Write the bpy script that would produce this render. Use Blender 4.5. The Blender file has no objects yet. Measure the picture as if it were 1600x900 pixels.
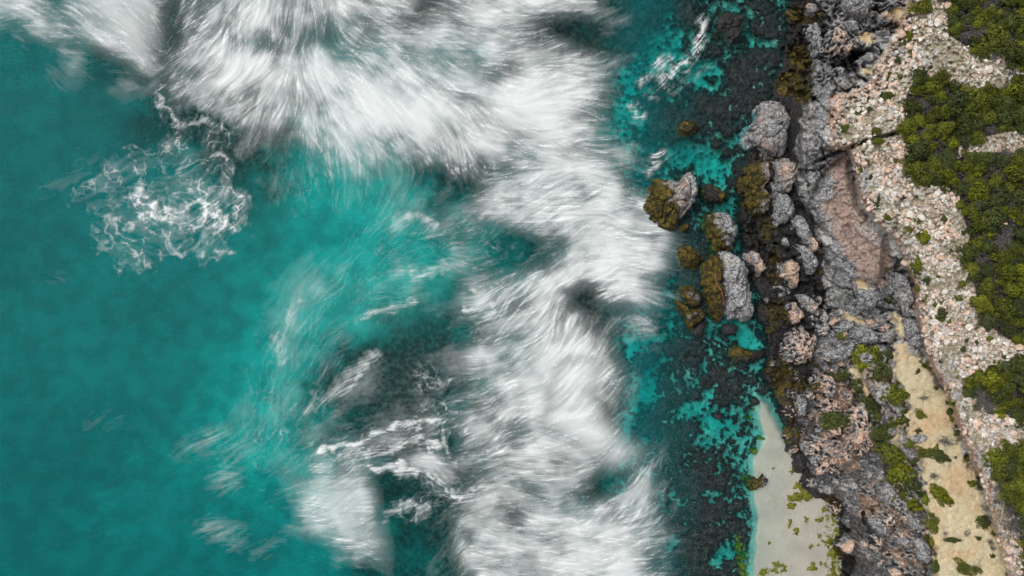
import bpy, bmesh, math, random
import numpy as np
from mathutils import Vector

R = math.radians
rng = np.random.default_rng(7)
random.seed(7)
scene = bpy.context.scene
col = scene.collection

# ------------------------------------------------------------------ camera, sky, sun, exposure
CAM_H = 53.33                       # drone height over the sea, straight down
cam_d = bpy.data.cameras.new('camera')
cam = bpy.data.objects.new('camera', cam_d)
col.objects.link(cam)
cam.location = (0, 0, CAM_H)
cam.rotation_euler = (0, 0, 0)
cam_d.sensor_width = 36
cam_d.lens = 24.0                   # tan(half fov) = 0.75 -> 80 m wide at sea level
cam_d.clip_end = 3000
scene.camera = cam

SUN_EL, SUN_AZ = 58, 150            # overcast: soft light, a little stronger from the sea side
world = bpy.data.worlds.new('World')
scene.world = world
world.use_nodes = True
wn = world.node_tree
wn.nodes.clear()
sky = wn.nodes.new('ShaderNodeTexSky')
sky.sky_type = 'NISHITA'
sky.sun_disc = False
sky.sun_elevation = R(SUN_EL)
sky.sun_rotation = R(90 - SUN_AZ)
sky.dust_density = 6
hs = wn.nodes.new('ShaderNodeHueSaturation')
hs.inputs['Saturation'].default_value = 0.22
bg = wn.nodes.new('ShaderNodeBackground')
bg.inputs['Strength'].default_value = 0.13
wo = wn.nodes.new('ShaderNodeOutputWorld')
wn.links.new(sky.outputs[0], hs.inputs['Color'])
wn.links.new(hs.outputs[0], bg.inputs['Color'])
wn.links.new(bg.outputs[0], wo.inputs['Surface'])

sun_d = bpy.data.lights.new('sun', 'SUN')
sun_d.energy = 1.3
sun_d.angle = R(22)
sun_d.color = (1.0, 0.96, 0.91)
sun = bpy.data.objects.new('sun', sun_d)
col.objects.link(sun)
dv = Vector((math.cos(R(SUN_EL)) * math.cos(R(SUN_AZ)), math.cos(R(SUN_EL)) * math.sin(R(SUN_AZ)), math.sin(R(SUN_EL))))
sun.rotation_euler = dv.to_track_quat('Z', 'Y').to_euler()
sun.location = dv * 80

vs = scene.view_settings
vs.view_transform = 'Standard'
vs.look = 'None'
vs.gamma = 1
vs.exposure = -0.02
vs.use_curve_mapping = False

# ------------------------------------------------------------------ helpers
K = 0.05 / CAM_H


def P(u, v, z):
    """photo pixel (1600x900) + height -> world"""
    u = np.asarray(u, float); v = np.asarray(v, float); z = np.asarray(z, float)
    s = K * (CAM_H - z)
    return np.stack(np.broadcast_arrays((u - 800) * s, (450 - v) * s, z), -1)


def _h(ix, iy, iz, seed):
    x = (ix.astype(np.int64) * 374761393 + iy.astype(np.int64) * 668265263 + iz.astype(np.int64) * 1442695041 + seed * 974634777) & 0xffffffff
    x = ((x ^ (x >> 13)) * 1274126177) & 0xffffffff
    x = ((x ^ (x >> 16)) * 2246822519) & 0xffffffff
    x = x ^ (x >> 15)
    return (x & 0xffffff) / float(0xffffff)


def vn3(x, y, z, seed=0):
    ix = np.floor(x); iy = np.floor(y); iz = np.floor(z)
    fx = x - ix; fy = y - iy; fz = z - iz
    fx = fx * fx * (3 - 2 * fx); fy = fy * fy * (3 - 2 * fy); fz = fz * fz * (3 - 2 * fz)
    r = 0
    for a in (0, 1):
        for b in (0, 1):
            for c in (0, 1):
                w = (fx if a else 1 - fx) * (fy if b else 1 - fy) * (fz if c else 1 - fz)
                r = r + w * _h(ix + a, iy + b, iz + c, seed)
    return r * 2 - 1


def vn2(x, y, seed=0):
    ix = np.floor(x); iy = np.floor(y)
    fx = x - ix; fy = y - iy
    fx = fx * fx * (3 - 2 * fx); fy = fy * fy * (3 - 2 * fy)
    zz = np.zeros_like(ix)
    r = 0
    for a in (0, 1):
        for b in (0, 1):
            r = r + (fx if a else 1 - fx) * (fy if b else 1 - fy) * _h(ix + a, iy + b, zz, seed)
    return r * 2 - 1


def fbm2(x, y, seed=0, o=4, g=0.5):
    r = 0; a = 1; n = 0
    for i in range(o):
        r = r + a * vn2(x * 2 ** i + 17.3 * i, y * 2 ** i - 9.1 * i, seed + i); n += a; a *= g
    return r / n


def fbm3(p, f, seed=0, o=4, g=0.5):
    r = 0; a = 1; n = 0
    for i in range(o):
        k = f * 2 ** i
        r = r + a * vn3(p[:, 0] * k + 5.1 * i, p[:, 1] * k, p[:, 2] * k, seed + i); n += a; a *= g
    return r / n


def worley2(x, y, seed=0):
    ix = np.floor(x); iy = np.floor(y)
    f1 = np.full(x.shape, 9.0); f2 = np.full(x.shape, 9.0)
    zz = np.zeros_like(ix)
    for a in (-1, 0, 1):
        for b in (-1, 0, 1):
            cx = ix + a + _h(ix + a, iy + b, zz, seed); cy = iy + b + _h(ix + a, iy + b, zz, seed + 5)
            d = np.hypot(cx - x, cy - y)
            f2 = np.minimum(f2, np.maximum(f1, d)); f1 = np.minimum(f1, d)
    return f1, f2


def cells2(x, y, seed=0):
    ix = np.floor(x); iy = np.floor(y)
    f1 = np.full(x.shape, 9.0); f2 = np.full(x.shape, 9.0)
    r1 = np.zeros(x.shape); r2 = np.zeros(x.shape); dx = np.zeros(x.shape); dy = np.zeros(x.shape)
    zz = np.zeros_like(ix)
    for a in (-1, 0, 1):
        for b in (-1, 0, 1):
            cx = ix + a + _h(ix + a, iy + b, zz, seed); cy = iy + b + _h(ix + a, iy + b, zz, seed + 5)
            d = np.hypot(cx - x, cy - y)
            f2 = np.minimum(f2, np.maximum(f1, d))
            n = d < f1
            f1 = np.where(n, d, f1); dx = np.where(n, x - cx, dx); dy = np.where(n, y - cy, dy)
            r1 = np.where(n, _h(ix + a, iy + b, zz, seed + 11), r1); r2 = np.where(n, _h(ix + a, iy + b, zz, seed + 13), r2)
    return f1, f2, r1, r2, dx, dy


def worley3(p, f, seed=0):
    x, y, z = p[:, 0] * f, p[:, 1] * f, p[:, 2] * f
    ix = np.floor(x); iy = np.floor(y); iz = np.floor(z)
    f1 = np.full(x.shape, 9.0); f2 = np.full(x.shape, 9.0)
    for a in (-1, 0, 1):
        for b in (-1, 0, 1):
            for c in (-1, 0, 1):
                h0 = _h(ix + a, iy + b, iz + c, seed); h1 = _h(ix + a, iy + b, iz + c, seed + 3); h2 = _h(ix + a, iy + b, iz + c, seed + 7)
                d = np.sqrt((ix + a + h0 - x) ** 2 + (iy + b + h1 - y) ** 2 + (iz + c + h2 - z) ** 2)
                f2 = np.minimum(f2, np.maximum(f1, d)); f1 = np.minimum(f1, d)
    return f1, f2


def cellrand3(p, f, seed=0):
    x, y, z = p[:, 0] * f, p[:, 1] * f, p[:, 2] * f
    ix = np.floor(x); iy = np.floor(y); iz = np.floor(z)
    f1 = np.full(x.shape, 9.0); r = np.zeros(x.shape)
    for a in (-1, 0, 1):
        for b in (-1, 0, 1):
            for c in (-1, 0, 1):
                d = (ix + a + _h(ix + a, iy + b, iz + c, seed) - x) ** 2 + (iy + b + _h(ix + a, iy + b, iz + c, seed + 3) - y) ** 2 + (iz + c + _h(ix + a, iy + b, iz + c, seed + 7) - z) ** 2
                n = d < f1
                f1 = np.where(n, d, f1); r = np.where(n, _h(ix + a, iy + b, iz + c, seed + 19), r)
    return r


def sstep(a, b, x):
    t = np.clip((x - a) / (b - a), 0, 1)
    return t * t * (3 - 2 * t)


def inpoly(u, v, poly):
    poly = np.asarray(poly, float)
    r = np.zeros(u.shape, bool)
    x0, y0 = poly[-1]
    for x1, y1 in poly:
        if y0 != y1:
            c = ((y1 > v) != (y0 > v)) & (u < (x0 - x1) * (v - y1) / (y0 - y1) + x1)
            r ^= c
        x0, y0 = x1, y1
    return r


def distline(u, v, pts):
    d = np.full(u.shape, 1e9)
    for (x0, y0), (x1, y1) in zip(pts[:-1], pts[1:]):
        dx, dy = x1 - x0, y1 - y0
        t = np.clip(((u - x0) * dx + (v - y0) * dy) / (dx * dx + dy * dy + 1e-9), 0, 1)
        d = np.minimum(d, np.hypot(u - x0 - t * dx, v - y0 - t * dy))
    return d


def sdpoly(u, v, poly):
    """signed distance in pixels, positive inside"""
    d = distline(u, v, list(poly) + [poly[0]])
    return np.where(inpoly(u, v, poly), d, -d)


def catmull(pts, n):
    p = np.asarray(pts, float)
    m = len(p)
    out = []
    per = 14
    for i in range(m):
        a, b, c, d = p[i - 1], p[i], p[(i + 1) % m], p[(i + 2) % m]
        for k in range(per):
            t = k / per
            out.append(0.5 * ((2 * b) + (c - a) * t + (2 * a - 5 * b + 4 * c - d) * t * t + (3 * b - a - 3 * c + d) * t ** 3))
    out = np.array(out)
    q = np.vstack([out, out[:1]])
    L = np.concatenate([[0], np.cumsum(np.hypot(*np.diff(q, axis=0).T))])
    s = np.linspace(0, L[-1], n, endpoint=False)
    return np.stack([np.interp(s, L, q[:, 0]), np.interp(s, L, q[:, 1])], -1)


def mesh_np(name, verts, faces, attrs=None, smooth=True):
    """faces: (n,3) or (n,4) array"""
    me = bpy.data.meshes.new(name)
    verts = np.asarray(verts, np.float32); faces = np.asarray(faces, np.int32)
    k = faces.shape[1]
    me.vertices.add(len(verts)); me.vertices.foreach_set('co', verts.ravel())
    me.loops.add(faces.size); me.loops.foreach_set('vertex_index', faces.ravel())
    me.polygons.add(len(faces))
    me.polygons.foreach_set('loop_start', np.arange(0, faces.size, k, dtype=np.int32))
    me.polygons.foreach_set('loop_total', np.full(len(faces), k, np.int32))
    me.polygons.foreach_set('use_smooth', np.full(len(faces), smooth))
    for nm, a in (attrs or {}).items():
        at = me.attributes.new(nm, 'FLOAT', 'POINT')
        at.data.foreach_set('value', np.asarray(a, np.float32).ravel())
    me.update(calc_edges=True)
    me.validate()
    return me


def obj(name, me, mat=None, parent=None, loc=None):
    o = bpy.data.objects.new(name, me)
    col.objects.link(o)
    if mat and not me.materials:
        me.materials.append(mat)
    if parent:
        o.parent = parent
    if loc is not None:
        o.location = loc
    return o


def tag(o, label=None, cat=None, group=None, kind=None):
    if label: o['label'] = label
    if cat: o['category'] = cat
    if group: o['group'] = group
    if kind: o['kind'] = kind
    return o


def gridfaces(nv, nu):
    i = np.arange(nv * nu).reshape(nv, nu)
    return np.stack([i[1:, :-1], i[1:, 1:], i[:-1, 1:], i[:-1, :-1]], -1).reshape(-1, 4)


# ------------------------------------------------------------------ materials
class NT:
    def __init__(s, name):
        s.m = bpy.data.materials.new(name); s.m.use_nodes = True
        s.t = s.m.node_tree; s.t.nodes.clear()
        s.out = s.n('ShaderNodeOutputMaterial')

    def n(s, typ, **kw):
        nd = s.t.nodes.new(typ)
        for k, v in kw.items():
            setattr(nd, k, v)
        return nd

    def set(s, sock, v):
        if hasattr(v, 'links') or isinstance(v, bpy.types.NodeSocket):
            s.t.links.new(v, sock)
        elif isinstance(v, tuple) and len(v) == 3 and sock.type == 'RGBA':
            sock.default_value = (*v, 1)
        else:
            sock.default_value = v

    def attr(s, nm):
        return s.n('ShaderNodeAttribute', attribute_name=nm).outputs['Fac']

    def math(s, op, a, b=0.0, c=None, clamp=False):
        nd = s.n('ShaderNodeMath', operation=op, use_clamp=clamp)
        s.set(nd.inputs[0], a); s.set(nd.inputs[1], b)
        if c is not None: s.set(nd.inputs[2], c)
        return nd.outputs[0]

    def noise(s, vec, scale, detail=4, rough=0.55, dist=0.0):
        nd = s.n('ShaderNodeTexNoise')
        s.set(nd.inputs['Vector'], vec); nd.inputs['Scale'].default_value = scale
        nd.inputs['Detail'].default_value = detail; nd.inputs['Roughness'].default_value = rough
        nd.inputs['Distortion'].default_value = dist
        return nd.outputs['Fac']

    def voro(s, vec, scale, feat='F1', out='Distance'):
        nd = s.n('ShaderNodeTexVoronoi', feature=feat)
        s.set(nd.inputs['Vector'], vec); nd.inputs['Scale'].default_value = scale
        return nd.outputs[out]

    def ramp(s, f, lo, hi, a=0.0, b=1.0):
        nd = s.n('ShaderNodeMapRange', interpolation_type='SMOOTHSTEP')
        s.set(nd.inputs['Value'], f)
        nd.inputs['From Min'].default_value = lo; nd.inputs['From Max'].default_value = hi
        nd.inputs['To Min'].default_value = a; nd.inputs['To Max'].default_value = b
        return nd.outputs['Result']

    def mix(s, f, a, b, blend='MIX'):
        nd = s.n('ShaderNodeMix', data_type='RGBA', blend_type=blend)
        s.set(nd.inputs[0], f); s.set(nd.inputs[6], a); s.set(nd.inputs[7], b)
        return nd.outputs[2]

    def bump(s, h, dist, strength=1.0, normal=None):
        nd = s.n('ShaderNodeBump'); nd.inputs['Distance'].default_value = dist; nd.inputs['Strength'].default_value = strength
        s.set(nd.inputs['Height'], h)
        if normal is not None: s.set(nd.inputs['Normal'], normal)
        return nd.outputs[0]

    def principled(s, color, rough=0.9, normal=None, spec=0.3):
        p = s.n('ShaderNodeBsdfPrincipled')
        s.set(p.inputs['Base Color'], color); s.set(p.inputs['Roughness'], rough)
        p.inputs['Specular IOR Level'].default_value = spec
        if normal is not None: s.set(p.inputs['Normal'], normal)
        s.t.links.new(p.outputs[0], s.out.inputs['Surface'])
        return p

    def geo(s):
        return s.n('ShaderNodeNewGeometry').outputs['Position']


def rock_material():
    """limestone, weathered; attributes say where it is peach, pale, algae-grown, wet, sandy, smooth brown"""
    t = NT('limestone')
    pos = t.geo()
    n1 = t.noise(pos, 1.1, 5, 0.6)
    n2 = t.noise(pos, 7.0, 6, 0.68)
    n3 = t.noise(pos, 26.0, 3, 0.7)
    n4 = t.noise(pos, 0.35, 3)
    v1 = t.voro(pos, 9.0)
    sp = t.math('ADD', t.math('MULTIPLY', n2, 0.62), t.math('MULTIPLY', n3, 0.5))     # speckle
    grey = t.mix(t.ramp(sp, 0.44, 0.70), (0.050, 0.053, 0.057), (0.60, 0.61, 0.625))
    grey = t.mix(t.ramp(n1, 0.46, 0.74, 0, 0.35), grey, (0.31, 0.29, 0.265))
    nl = t.noise(pos, 2.9, 5, 0.7)
    grey = t.mix(t.ramp(nl, 0.50, 0.62, 0, 0.75), grey, (0.035, 0.034, 0.036))
    grey = t.mix(t.ramp(nl, 0.46, 0.34, 0, 0.55), grey, (0.50, 0.49, 0.48))
    brown = t.mix(t.ramp(sp, 0.42, 0.7), (0.30, 0.21, 0.175), (0.50, 0.385, 0.33))
    c = t.mix(t.ramp(t.math('ADD', t.attr('brown'), t.math('MULTIPLY_ADD', t.math('ADD', n2, n1), 1.3, -1.3)), 0.30, 0.80), grey, brown)
    peach = t.mix(t.ramp(n2, 0.35, 0.68), (0.46, 0.30, 0.21), (0.78, 0.59, 0.47))
    c = t.mix(t.ramp(t.math('ADD', t.attr('peach'), t.math('MULTIPLY_ADD', sp, 1.1, -0.62)), 0.34, 0.62), c, peach)
    pale = t.mix(t.ramp(n3, 0.4, 0.65), (0.50, 0.49, 0.47), (0.78, 0.77, 0.74))
    c = t.mix(t.ramp(t.math('ADD', t.attr('pale'), t.math('MULTIPLY_ADD', sp, 1.3, -0.73)), 0.36, 0.6), c, pale)
    lich = t.noise(pos, 5.5, 7, 0.72)
    c = t.mix(t.ramp(lich, 0.53, 0.62, 0, 0.82), c, (0.038, 0.037, 0.038))
    soil = t.mix(t.ramp(n2, 0.35, 0.7), (0.27, 0.24, 0.17), (0.56, 0.50, 0.385))
    c = t.mix(t.ramp(t.math('ADD', t.attr('soil'), t.math('MULTIPLY_ADD', n2, 0.8, -0.4)), 0.3, 0.62), c, soil)
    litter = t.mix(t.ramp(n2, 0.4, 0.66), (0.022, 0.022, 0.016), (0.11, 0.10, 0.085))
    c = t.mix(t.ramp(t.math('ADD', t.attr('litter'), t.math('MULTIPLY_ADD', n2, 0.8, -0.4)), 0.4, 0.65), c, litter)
    sand = t.mix(t.ramp(n2, 0.3, 0.72), (0.46, 0.39, 0.245), (0.62, 0.545, 0.375))
    sand = t.mix(t.ramp(n4, 0.46, 0.66, 0, 0.7), sand, (0.52, 0.355, 0.20))
    sand = t.mix(t.ramp(t.math('ADD', n1, t.math('MULTIPLY', n3, 0.5)), 0.80, 0.98, 0, 0.75), sand, (0.20, 0.175, 0.12))
    sand = t.mix(t.ramp(nl, 0.52, 0.66, 0, 0.55), sand, (0.30, 0.26, 0.175))
    c = t.mix(t.ramp(t.math('ADD', t.attr('sand'), t.math('MULTIPLY_ADD', n2, 0.9, -0.45)), 0.32, 0.66), c, sand)
    n6 = t.noise(pos, 2.6, 4, 0.65)
    n7 = t.noise(pos, 1.7, 3, 0.6)
    alg = t.mix(t.ramp(n6, 0.40, 0.60), (0.020, 0.022, 0.006), (0.24, 0.165, 0.020))
    alg = t.mix(t.ramp(n7, 0.46, 0.62, 0, 0.75), alg, (0.075, 0.062, 0.022))
    alg = t.mix(t.ramp(sp, 0.50, 0.64, 0.85, 0.0), alg, (0.012, 0.013, 0.007))
    alg = t.mix(t.ramp(n3, 0.56, 0.68, 0, 0.5), alg, (0.20, 0.16, 0.07))
    wet = t.mix(t.ramp(sp, 0.45, 0.75), (0.008, 0.008, 0.009), (0.075, 0.07, 0.068))
    wm = t.ramp(t.math('ADD', t.attr('wet'), t.math('MULTIPLY_ADD', n2, 0.7, -0.35)), 0.36, 0.62)
    c = t.mix(wm, c, wet)
    c = t.mix(t.ramp(t.math('ADD', t.attr('algae'), t.math('MULTIPLY_ADD', sp, 1.2, -0.67)), 0.38, 0.6), c, alg)
    hgt = t.math('ADD', t.math('MULTIPLY', n2, 0.7), t.math('MULTIPLY', n3, 0.45))
    hgt = t.math('ADD', hgt, t.math('MULTIPLY', v1, 0.35))
    bs = t.math('SUBTRACT', 1.0, t.math('MULTIPLY', t.attr('sand'), 0.75))
    nd = t.bump(hgt, 0.085)
    nd.node.inputs['Strength'].default_value = 0.9
    t.t.links.new(bs, nd.node.inputs['Strength'])
    t.principled(c, t.ramp(wm, 0, 1, 0.92, 0.55), nd, 0.25)
    return t.m


def seabed_material():
    t = NT('seabed_sand_and_reef')
    pos = t.geo()
    n2 = t.noise(pos, 2.6, 6, 0.65)
    n3 = t.noise(pos, 9.0, 4, 0.7)
    n1 = t.noise(pos, 0.6, 3)
    sand = t.mix(t.ramp(n1, 0.35, 0.65), (0.36, 0.345, 0.31), (0.52, 0.50, 0.44))
    sand = t.mix(t.attr('lagoon'), sand, t.mix(t.ramp(n1, 0.3, 0.7), (0.42, 0.38, 0.325), (0.50, 0.455, 0.39)))
    n5 = t.noise(pos, 16.0, 3, 0.7)
    reef = t.mix(t.ramp(t.math('ADD', n5, t.math('MULTIPLY', n2, 0.6)), 0.72, 1.0), (0.005, 0.005, 0.006), (0.085, 0.082, 0.082))
    reef = t.mix(t.ramp(n1, 0.45, 0.70, 0, 0.4), reef, (0.035, 0.031, 0.031))
    fl = t.math('MULTIPLY', t.ramp(t.noise(pos, 11.0, 3, 0.7), 0.62, 0.70), t.attr('glint_fleck'))  # pale flecks: light stones, and ripple sparkle painted into the reef
    reef = t.mix(t.math('MULTIPLY', fl, 0.7), reef, (0.50, 0.52, 0.52))
    reef = t.mix(t.attr('deep'), reef, t.mix(t.ramp(n2, 0.4, 0.65), (0.042, 0.036, 0.034), (0.105, 0.093, 0.088)))
    weed = t.mix(t.ramp(n3, 0.4, 0.62), (0.055, 0.085, 0.006), (0.30, 0.26, 0.03))
    k = t.math('ADD', t.attr('reef'), t.math('MULTIPLY', t.math('MULTIPLY_ADD', t.math('ADD', n3, n5), 1.3, -1.3), t.attr('crisp')))
    c = t.mix(t.ramp(k, 0.32, 0.68), sand, reef)
    w = t.math('ADD', t.attr('weed'), t.math('MULTIPLY_ADD', n2, 1.6, -0.8))
    c = t.mix(t.ramp(w, 0.45, 0.62), c, weed)
    nd = t.bump(t.math('ADD', n3, n2), 0.3, 0.6)
    t.principled(c, 0.9, nd, 0.1)
    return t.m


def water_material():
    t = NT('sea_water')
    d = t.attr('depth')
    comb = t.n('ShaderNodeCombineColor')
    for i, k in enumerate((1.9, 0.112, 0.102)):            # absorption per metre: red goes first
        t.set(comb.inputs[i], t.math('POWER', math.exp(-k), d))
    tr = t.n('ShaderNodeBsdfTransparent'); t.set(tr.inputs['Color'], comb.outputs[0])
    df = t.n('ShaderNodeBsdfDiffuse'); t.set(df.inputs['Color'], (0.0, 0.225, 0.235))
    turb = t.attr('turbid')
    mx = t.n('ShaderNodeMixShader'); t.set(mx.inputs[0], turb)
    t.t.links.new(tr.outputs[0], mx.inputs[1]); t.t.links.new(df.outputs[0], mx.inputs[2])
    gl = t.n('ShaderNodeBsdfGlossy'); gl.inputs['Roughness'].default_value = 0.25
    gl.inputs['Color'].default_value = (1, 1, 1, 1)
    pos = t.geo()
    nb = t.bump(t.noise(pos, 5.0, 4, 0.6, 0.6), 0.12, 0.8)
    t.set(gl.inputs['Normal'], nb)
    m2 = t.n('ShaderNodeMixShader'); m2.inputs[0].default_value = 0.006
    t.t.links.new(mx.outputs[0], m2.inputs[1]); t.t.links.new(gl.outputs[0], m2.inputs[2])
    t.t.links.new(m2.outputs[0], t.out.inputs['Surface'])
    return t.m


def foam_material():
    t = NT('sea_foam')
    df = t.n('ShaderNodeBsdfDiffuse'); t.set(df.inputs['Color'], (0.775, 0.81, 0.815))
    tr = t.n('ShaderNodeBsdfTransparent')
    mx = t.n('ShaderNodeMixShader')
    t.set(mx.inputs[0], t.math('MINIMUM', t.attr('foam'), 1.0))
    t.t.links.new(tr.outputs[0], mx.inputs[1]); t.t.links.new(df.outputs[0], mx.inputs[2])
    t.t.links.new(mx.outputs[0], t.out.inputs['Surface'])
    return t.m


def leaf_material(name, c0, c1, c2):
    t = NT(name)
    oi = t.n('ShaderNodeObjectInfo')
    a = t.mix(t.attr('tone'), c0, c1)
    a = t.mix(t.math('MULTIPLY', oi.outputs['Random'], 0.55), a, c2)
    p = t.principled(a, 0.75, None, 0.2)
    return t.m


def plain(name, c0, c1, scale=8, rough=0.85, bump=0.05):
    t = NT(name)
    pos = t.geo()
    n = t.noise(pos, scale, 5, 0.65)
    t.principled(t.mix(t.ramp(n, 0.35, 0.68), c0, c1), rough, t.bump(n, bump), 0.2)
    return t.m


M_ROCK = rock_material()
M_BED = seabed_material()
M_WATER = water_material()
M_FOAM = foam_material()
M_LEAF = leaf_material('shrub_leaf', (0.034, 0.046, 0.007), (0.205, 0.225, 0.013), (0.075, 0.088, 0.022))
M_LEAFD = leaf_material('dark_shrub_leaf', (0.030, 0.044, 0.012), (0.095, 0.115, 0.018), (0.060, 0.070, 0.035))
M_TWIG = plain('dry_twig', (0.08, 0.075, 0.075), (0.22, 0.205, 0.20), 10)
M_BARK = plain('shrub_bark', (0.06, 0.045, 0.035), (0.15, 0.12, 0.10), 12)
M_ROPE = plain('red_rope', (0.30, 0.10, 0.08), (0.42, 0.17, 0.13), 40, 0.7, 0.01)
M_STONE = plain('pale_stone', (0.52, 0.46, 0.39), (0.84, 0.80, 0.74), 5, 0.9, 0.08)
M_STONEP = plain('peach_stone', (0.50, 0.34, 0.25), (0.80, 0.63, 0.52), 5, 0.9, 0.08)
M_WEED = plain('wet_seaweed', (0.05, 0.065, 0.006), (0.27, 0.26, 0.03), 9, 0.6, 0.1)

# ------------------------------------------------------------------ maps read off the photograph (sea)
FOAM = '''
755784478677745788730
145674566547577775230
003153687788777788720
000012767888887888830
000000433378888888731
000123341145246568861
001233331232121378884
00000000000134243588720
00000000001333321278820
00000000013232246868720
00000000021110167822610
00000000032200157884000
00000000112310258886000
00000000122224366993000
00000000023555467898100
00000000036513667874820
00000000027802278988720
00000000101630378889720
00000000000020288889820
'''.split()
FOAM_N = 23
# teal brightness and dark-reef strength every 100 px (x 0..1300)
TEAL = '''
54334444325333
32235544445733
32112564346233
33443784346754
24345676444433
44346776335555
44457532447866
32467633556877
33444554565788
33334434666677
'''.split()
REEF = '''
02565667568588
12566443584388
01377326554988
00025006544478
00000102555688
00000135586656
00000587564454
00000376666632
00012146655710
00001166656910
'''.split()


def gridmap(rows, ncol, step, u, v):
    a = np.array([[int(ch) for ch in r.ljust(ncol, '0' if step == 50 else r[-1])[:ncol]] for r in rows], float)
    a = np.pad(a, 2, mode='edge')
    x = np.clip(u / step, -1, ncol) + 2; y = np.clip(v / step, -1, len(rows)) + 2
    ix = np.clip(np.floor(x).astype(int), 1, a.shape[1] - 3); iy = np.clip(np.floor(y).astype(int), 1, a.shape[0] - 3)
    fx = x - ix; fy = y - iy

    def w(f):   # cubic b-spline / catmull blend
        b = [(1 - f) ** 3 / 6, (3 * f ** 3 - 6 * f ** 2 + 4) / 6, (-3 * f ** 3 + 3 * f ** 2 + 3 * f + 1) / 6, f ** 3 / 6]
        c = [(-f ** 3 + 2 * f ** 2 - f) / 2, (3 * f ** 3 - 5 * f ** 2 + 2) / 2, (-3 * f ** 3 + 4 * f ** 2 + f) / 2, (f ** 3 - f ** 2) / 2]
        return [0.35 * p + 0.65 * q for p, q in zip(b, c)]
    wx, wy = w(fx), w(fy)
    r = 0
    for j in range(4):
        for i in range(4):
            r = r + wx[i] * wy[j] * a[iy + j - 1, ix + i - 1]
    return r / 9


def blob(u, v, x, y, rx, ry, rot=0, soft=0.5):
    c, s = math.cos(R(rot)), math.sin(R(rot))
    a = ((u - x) * c + (v - y) * s) / rx; b = (-(u - x) * s + (v - y) * c) / ry
    d = np.hypot(a, b)
    return 1 - sstep(1 - soft, 1 + soft, d)


# ------------------------------------------------------------------ shoreline and land levels (photo pixels)
FAR = 9000
SHORE = [(1240, -FAR), (1238, -40), (1228, 40), (1218, 100), (1206, 150), (1182, 200), (1166, 240), (1154, 275), (1154, 330), (1160, 370),
         (1172, 420), (1180, 470), (1186, 505), (1198, 540), (1194, 575), (1204, 610), (1222, 650), (1226, 690), (1242, 715), (1250, 742),
         (1246, 765), (1262, 775), (1284, 785), (1296, 806), (1306, 830), (1300, 856), (1312, 880), (1318, 940), (1340, FAR), (FAR, FAR), (FAR, -FAR)]
L2 = [(1290, -FAR), (1286, -40), (1276, 50), (1290, 100), (1256, 160), (1246, 240), (1250, 300), (1272, 345), (1285, 400), (1288, 440), (1300, 490),
      (1272, 530), (1268, 600), (1282, 680), (1300, 745), (1350, 800), (1390, 850), (1420, 940), (1440, FAR), (FAR, FAR), (FAR, -FAR)]
L3 = [(1390, -FAR), (1384, -40), (1374, 50), (1330, 110), (1268, 150), (1256, 240), (1262, 320), (1292, 390), (1304, 465), (1390, 480), (1396, 500),
      (1345, 560), (1362, 610), (1384, 690), (1430, 750), (1450, 830), (1466, 940), (1500, FAR), (FAR, FAR), (FAR, -FAR)]
RIM = [(1430, -FAR), (1426, -40), (1420, 0), (1412, 20), (1400, 50), (1384, 76), (1368, 100), (1364, 128), (1348, 134), (1320, 148), (1304, 164), (1298, 190),
       (1296, 230), (1326, 237), (1336, 275), (1342, 310), (1362, 340), (1384, 364), (1398, 374), (1406, 398), (1428, 440), (1434, 500), (1446, 550), (1466, 592),
       (1490, 640), (1505, 690), (1530, 740), (1540, 780), (1552, 830), (1572, 880), (1590, 940), (1640, FAR), (FAR, FAR), (FAR, -FAR)]
SANDP = [(1402, 536), (1418, 536), (1420, 552), (1440, 562), (1470, 600), (1492, 640), (1502, 690), (1528, 745), (1542, 790), (1554, 840), (1576, 900), (1600, 990),
         (1464, 990), (1462, 880), (1448, 800), (1440, 760), (1424, 700), (1420, 640), (1408, 600), (1396, 570)]
SAND2 = [[(1398, 486), (1412, 496), (1414, 520), (1410, 530), (1400, 512), (1388, 500)], [(1326, 568), (1338, 566), (1350, 590), (1362, 614), (1352, 618), (1338, 594)], [(1374, 708), (1402, 676), (1412, 682), (1386, 712)],
         [(1382, 10), (1400, 14), (1410, 26), (1398, 38), (1384, 28)], [(1338, 48), (1366, 50), (1364, 66), (1342, 66)], [(1336, 436), (1352, 440), (1368, 462), (1354, 466)],
         [(1312, 488), (1340, 496), (1358, 506), (1350, 511), (1316, 498)], [(1346, 100), (1362, 96), (1364, 116), (1348, 118)]]
SLAB = [(1262, 320), (1268, 300), (1292, 262), (1326, 240), (1336, 290), (1344, 318), (1372, 352), (1390, 372), (1392, 400), (1386, 430), (1376, 452), (1350, 448), (1322, 440), (1300, 420), (1288, 380)]
BROWN = [[(1296, 262), (1326, 240), (1338, 290), (1346, 320), (1374, 352), (1391, 372), (1394, 400), (1386, 444), (1362, 450), (1340, 424), (1316, 384), (1288, 345), (1286, 315), (1312, 305)]]
SLAB2 = [(1264, 160), (1312, 150), (1298, 190), (1294, 232), (1250, 248), (1252, 200)]
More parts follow.
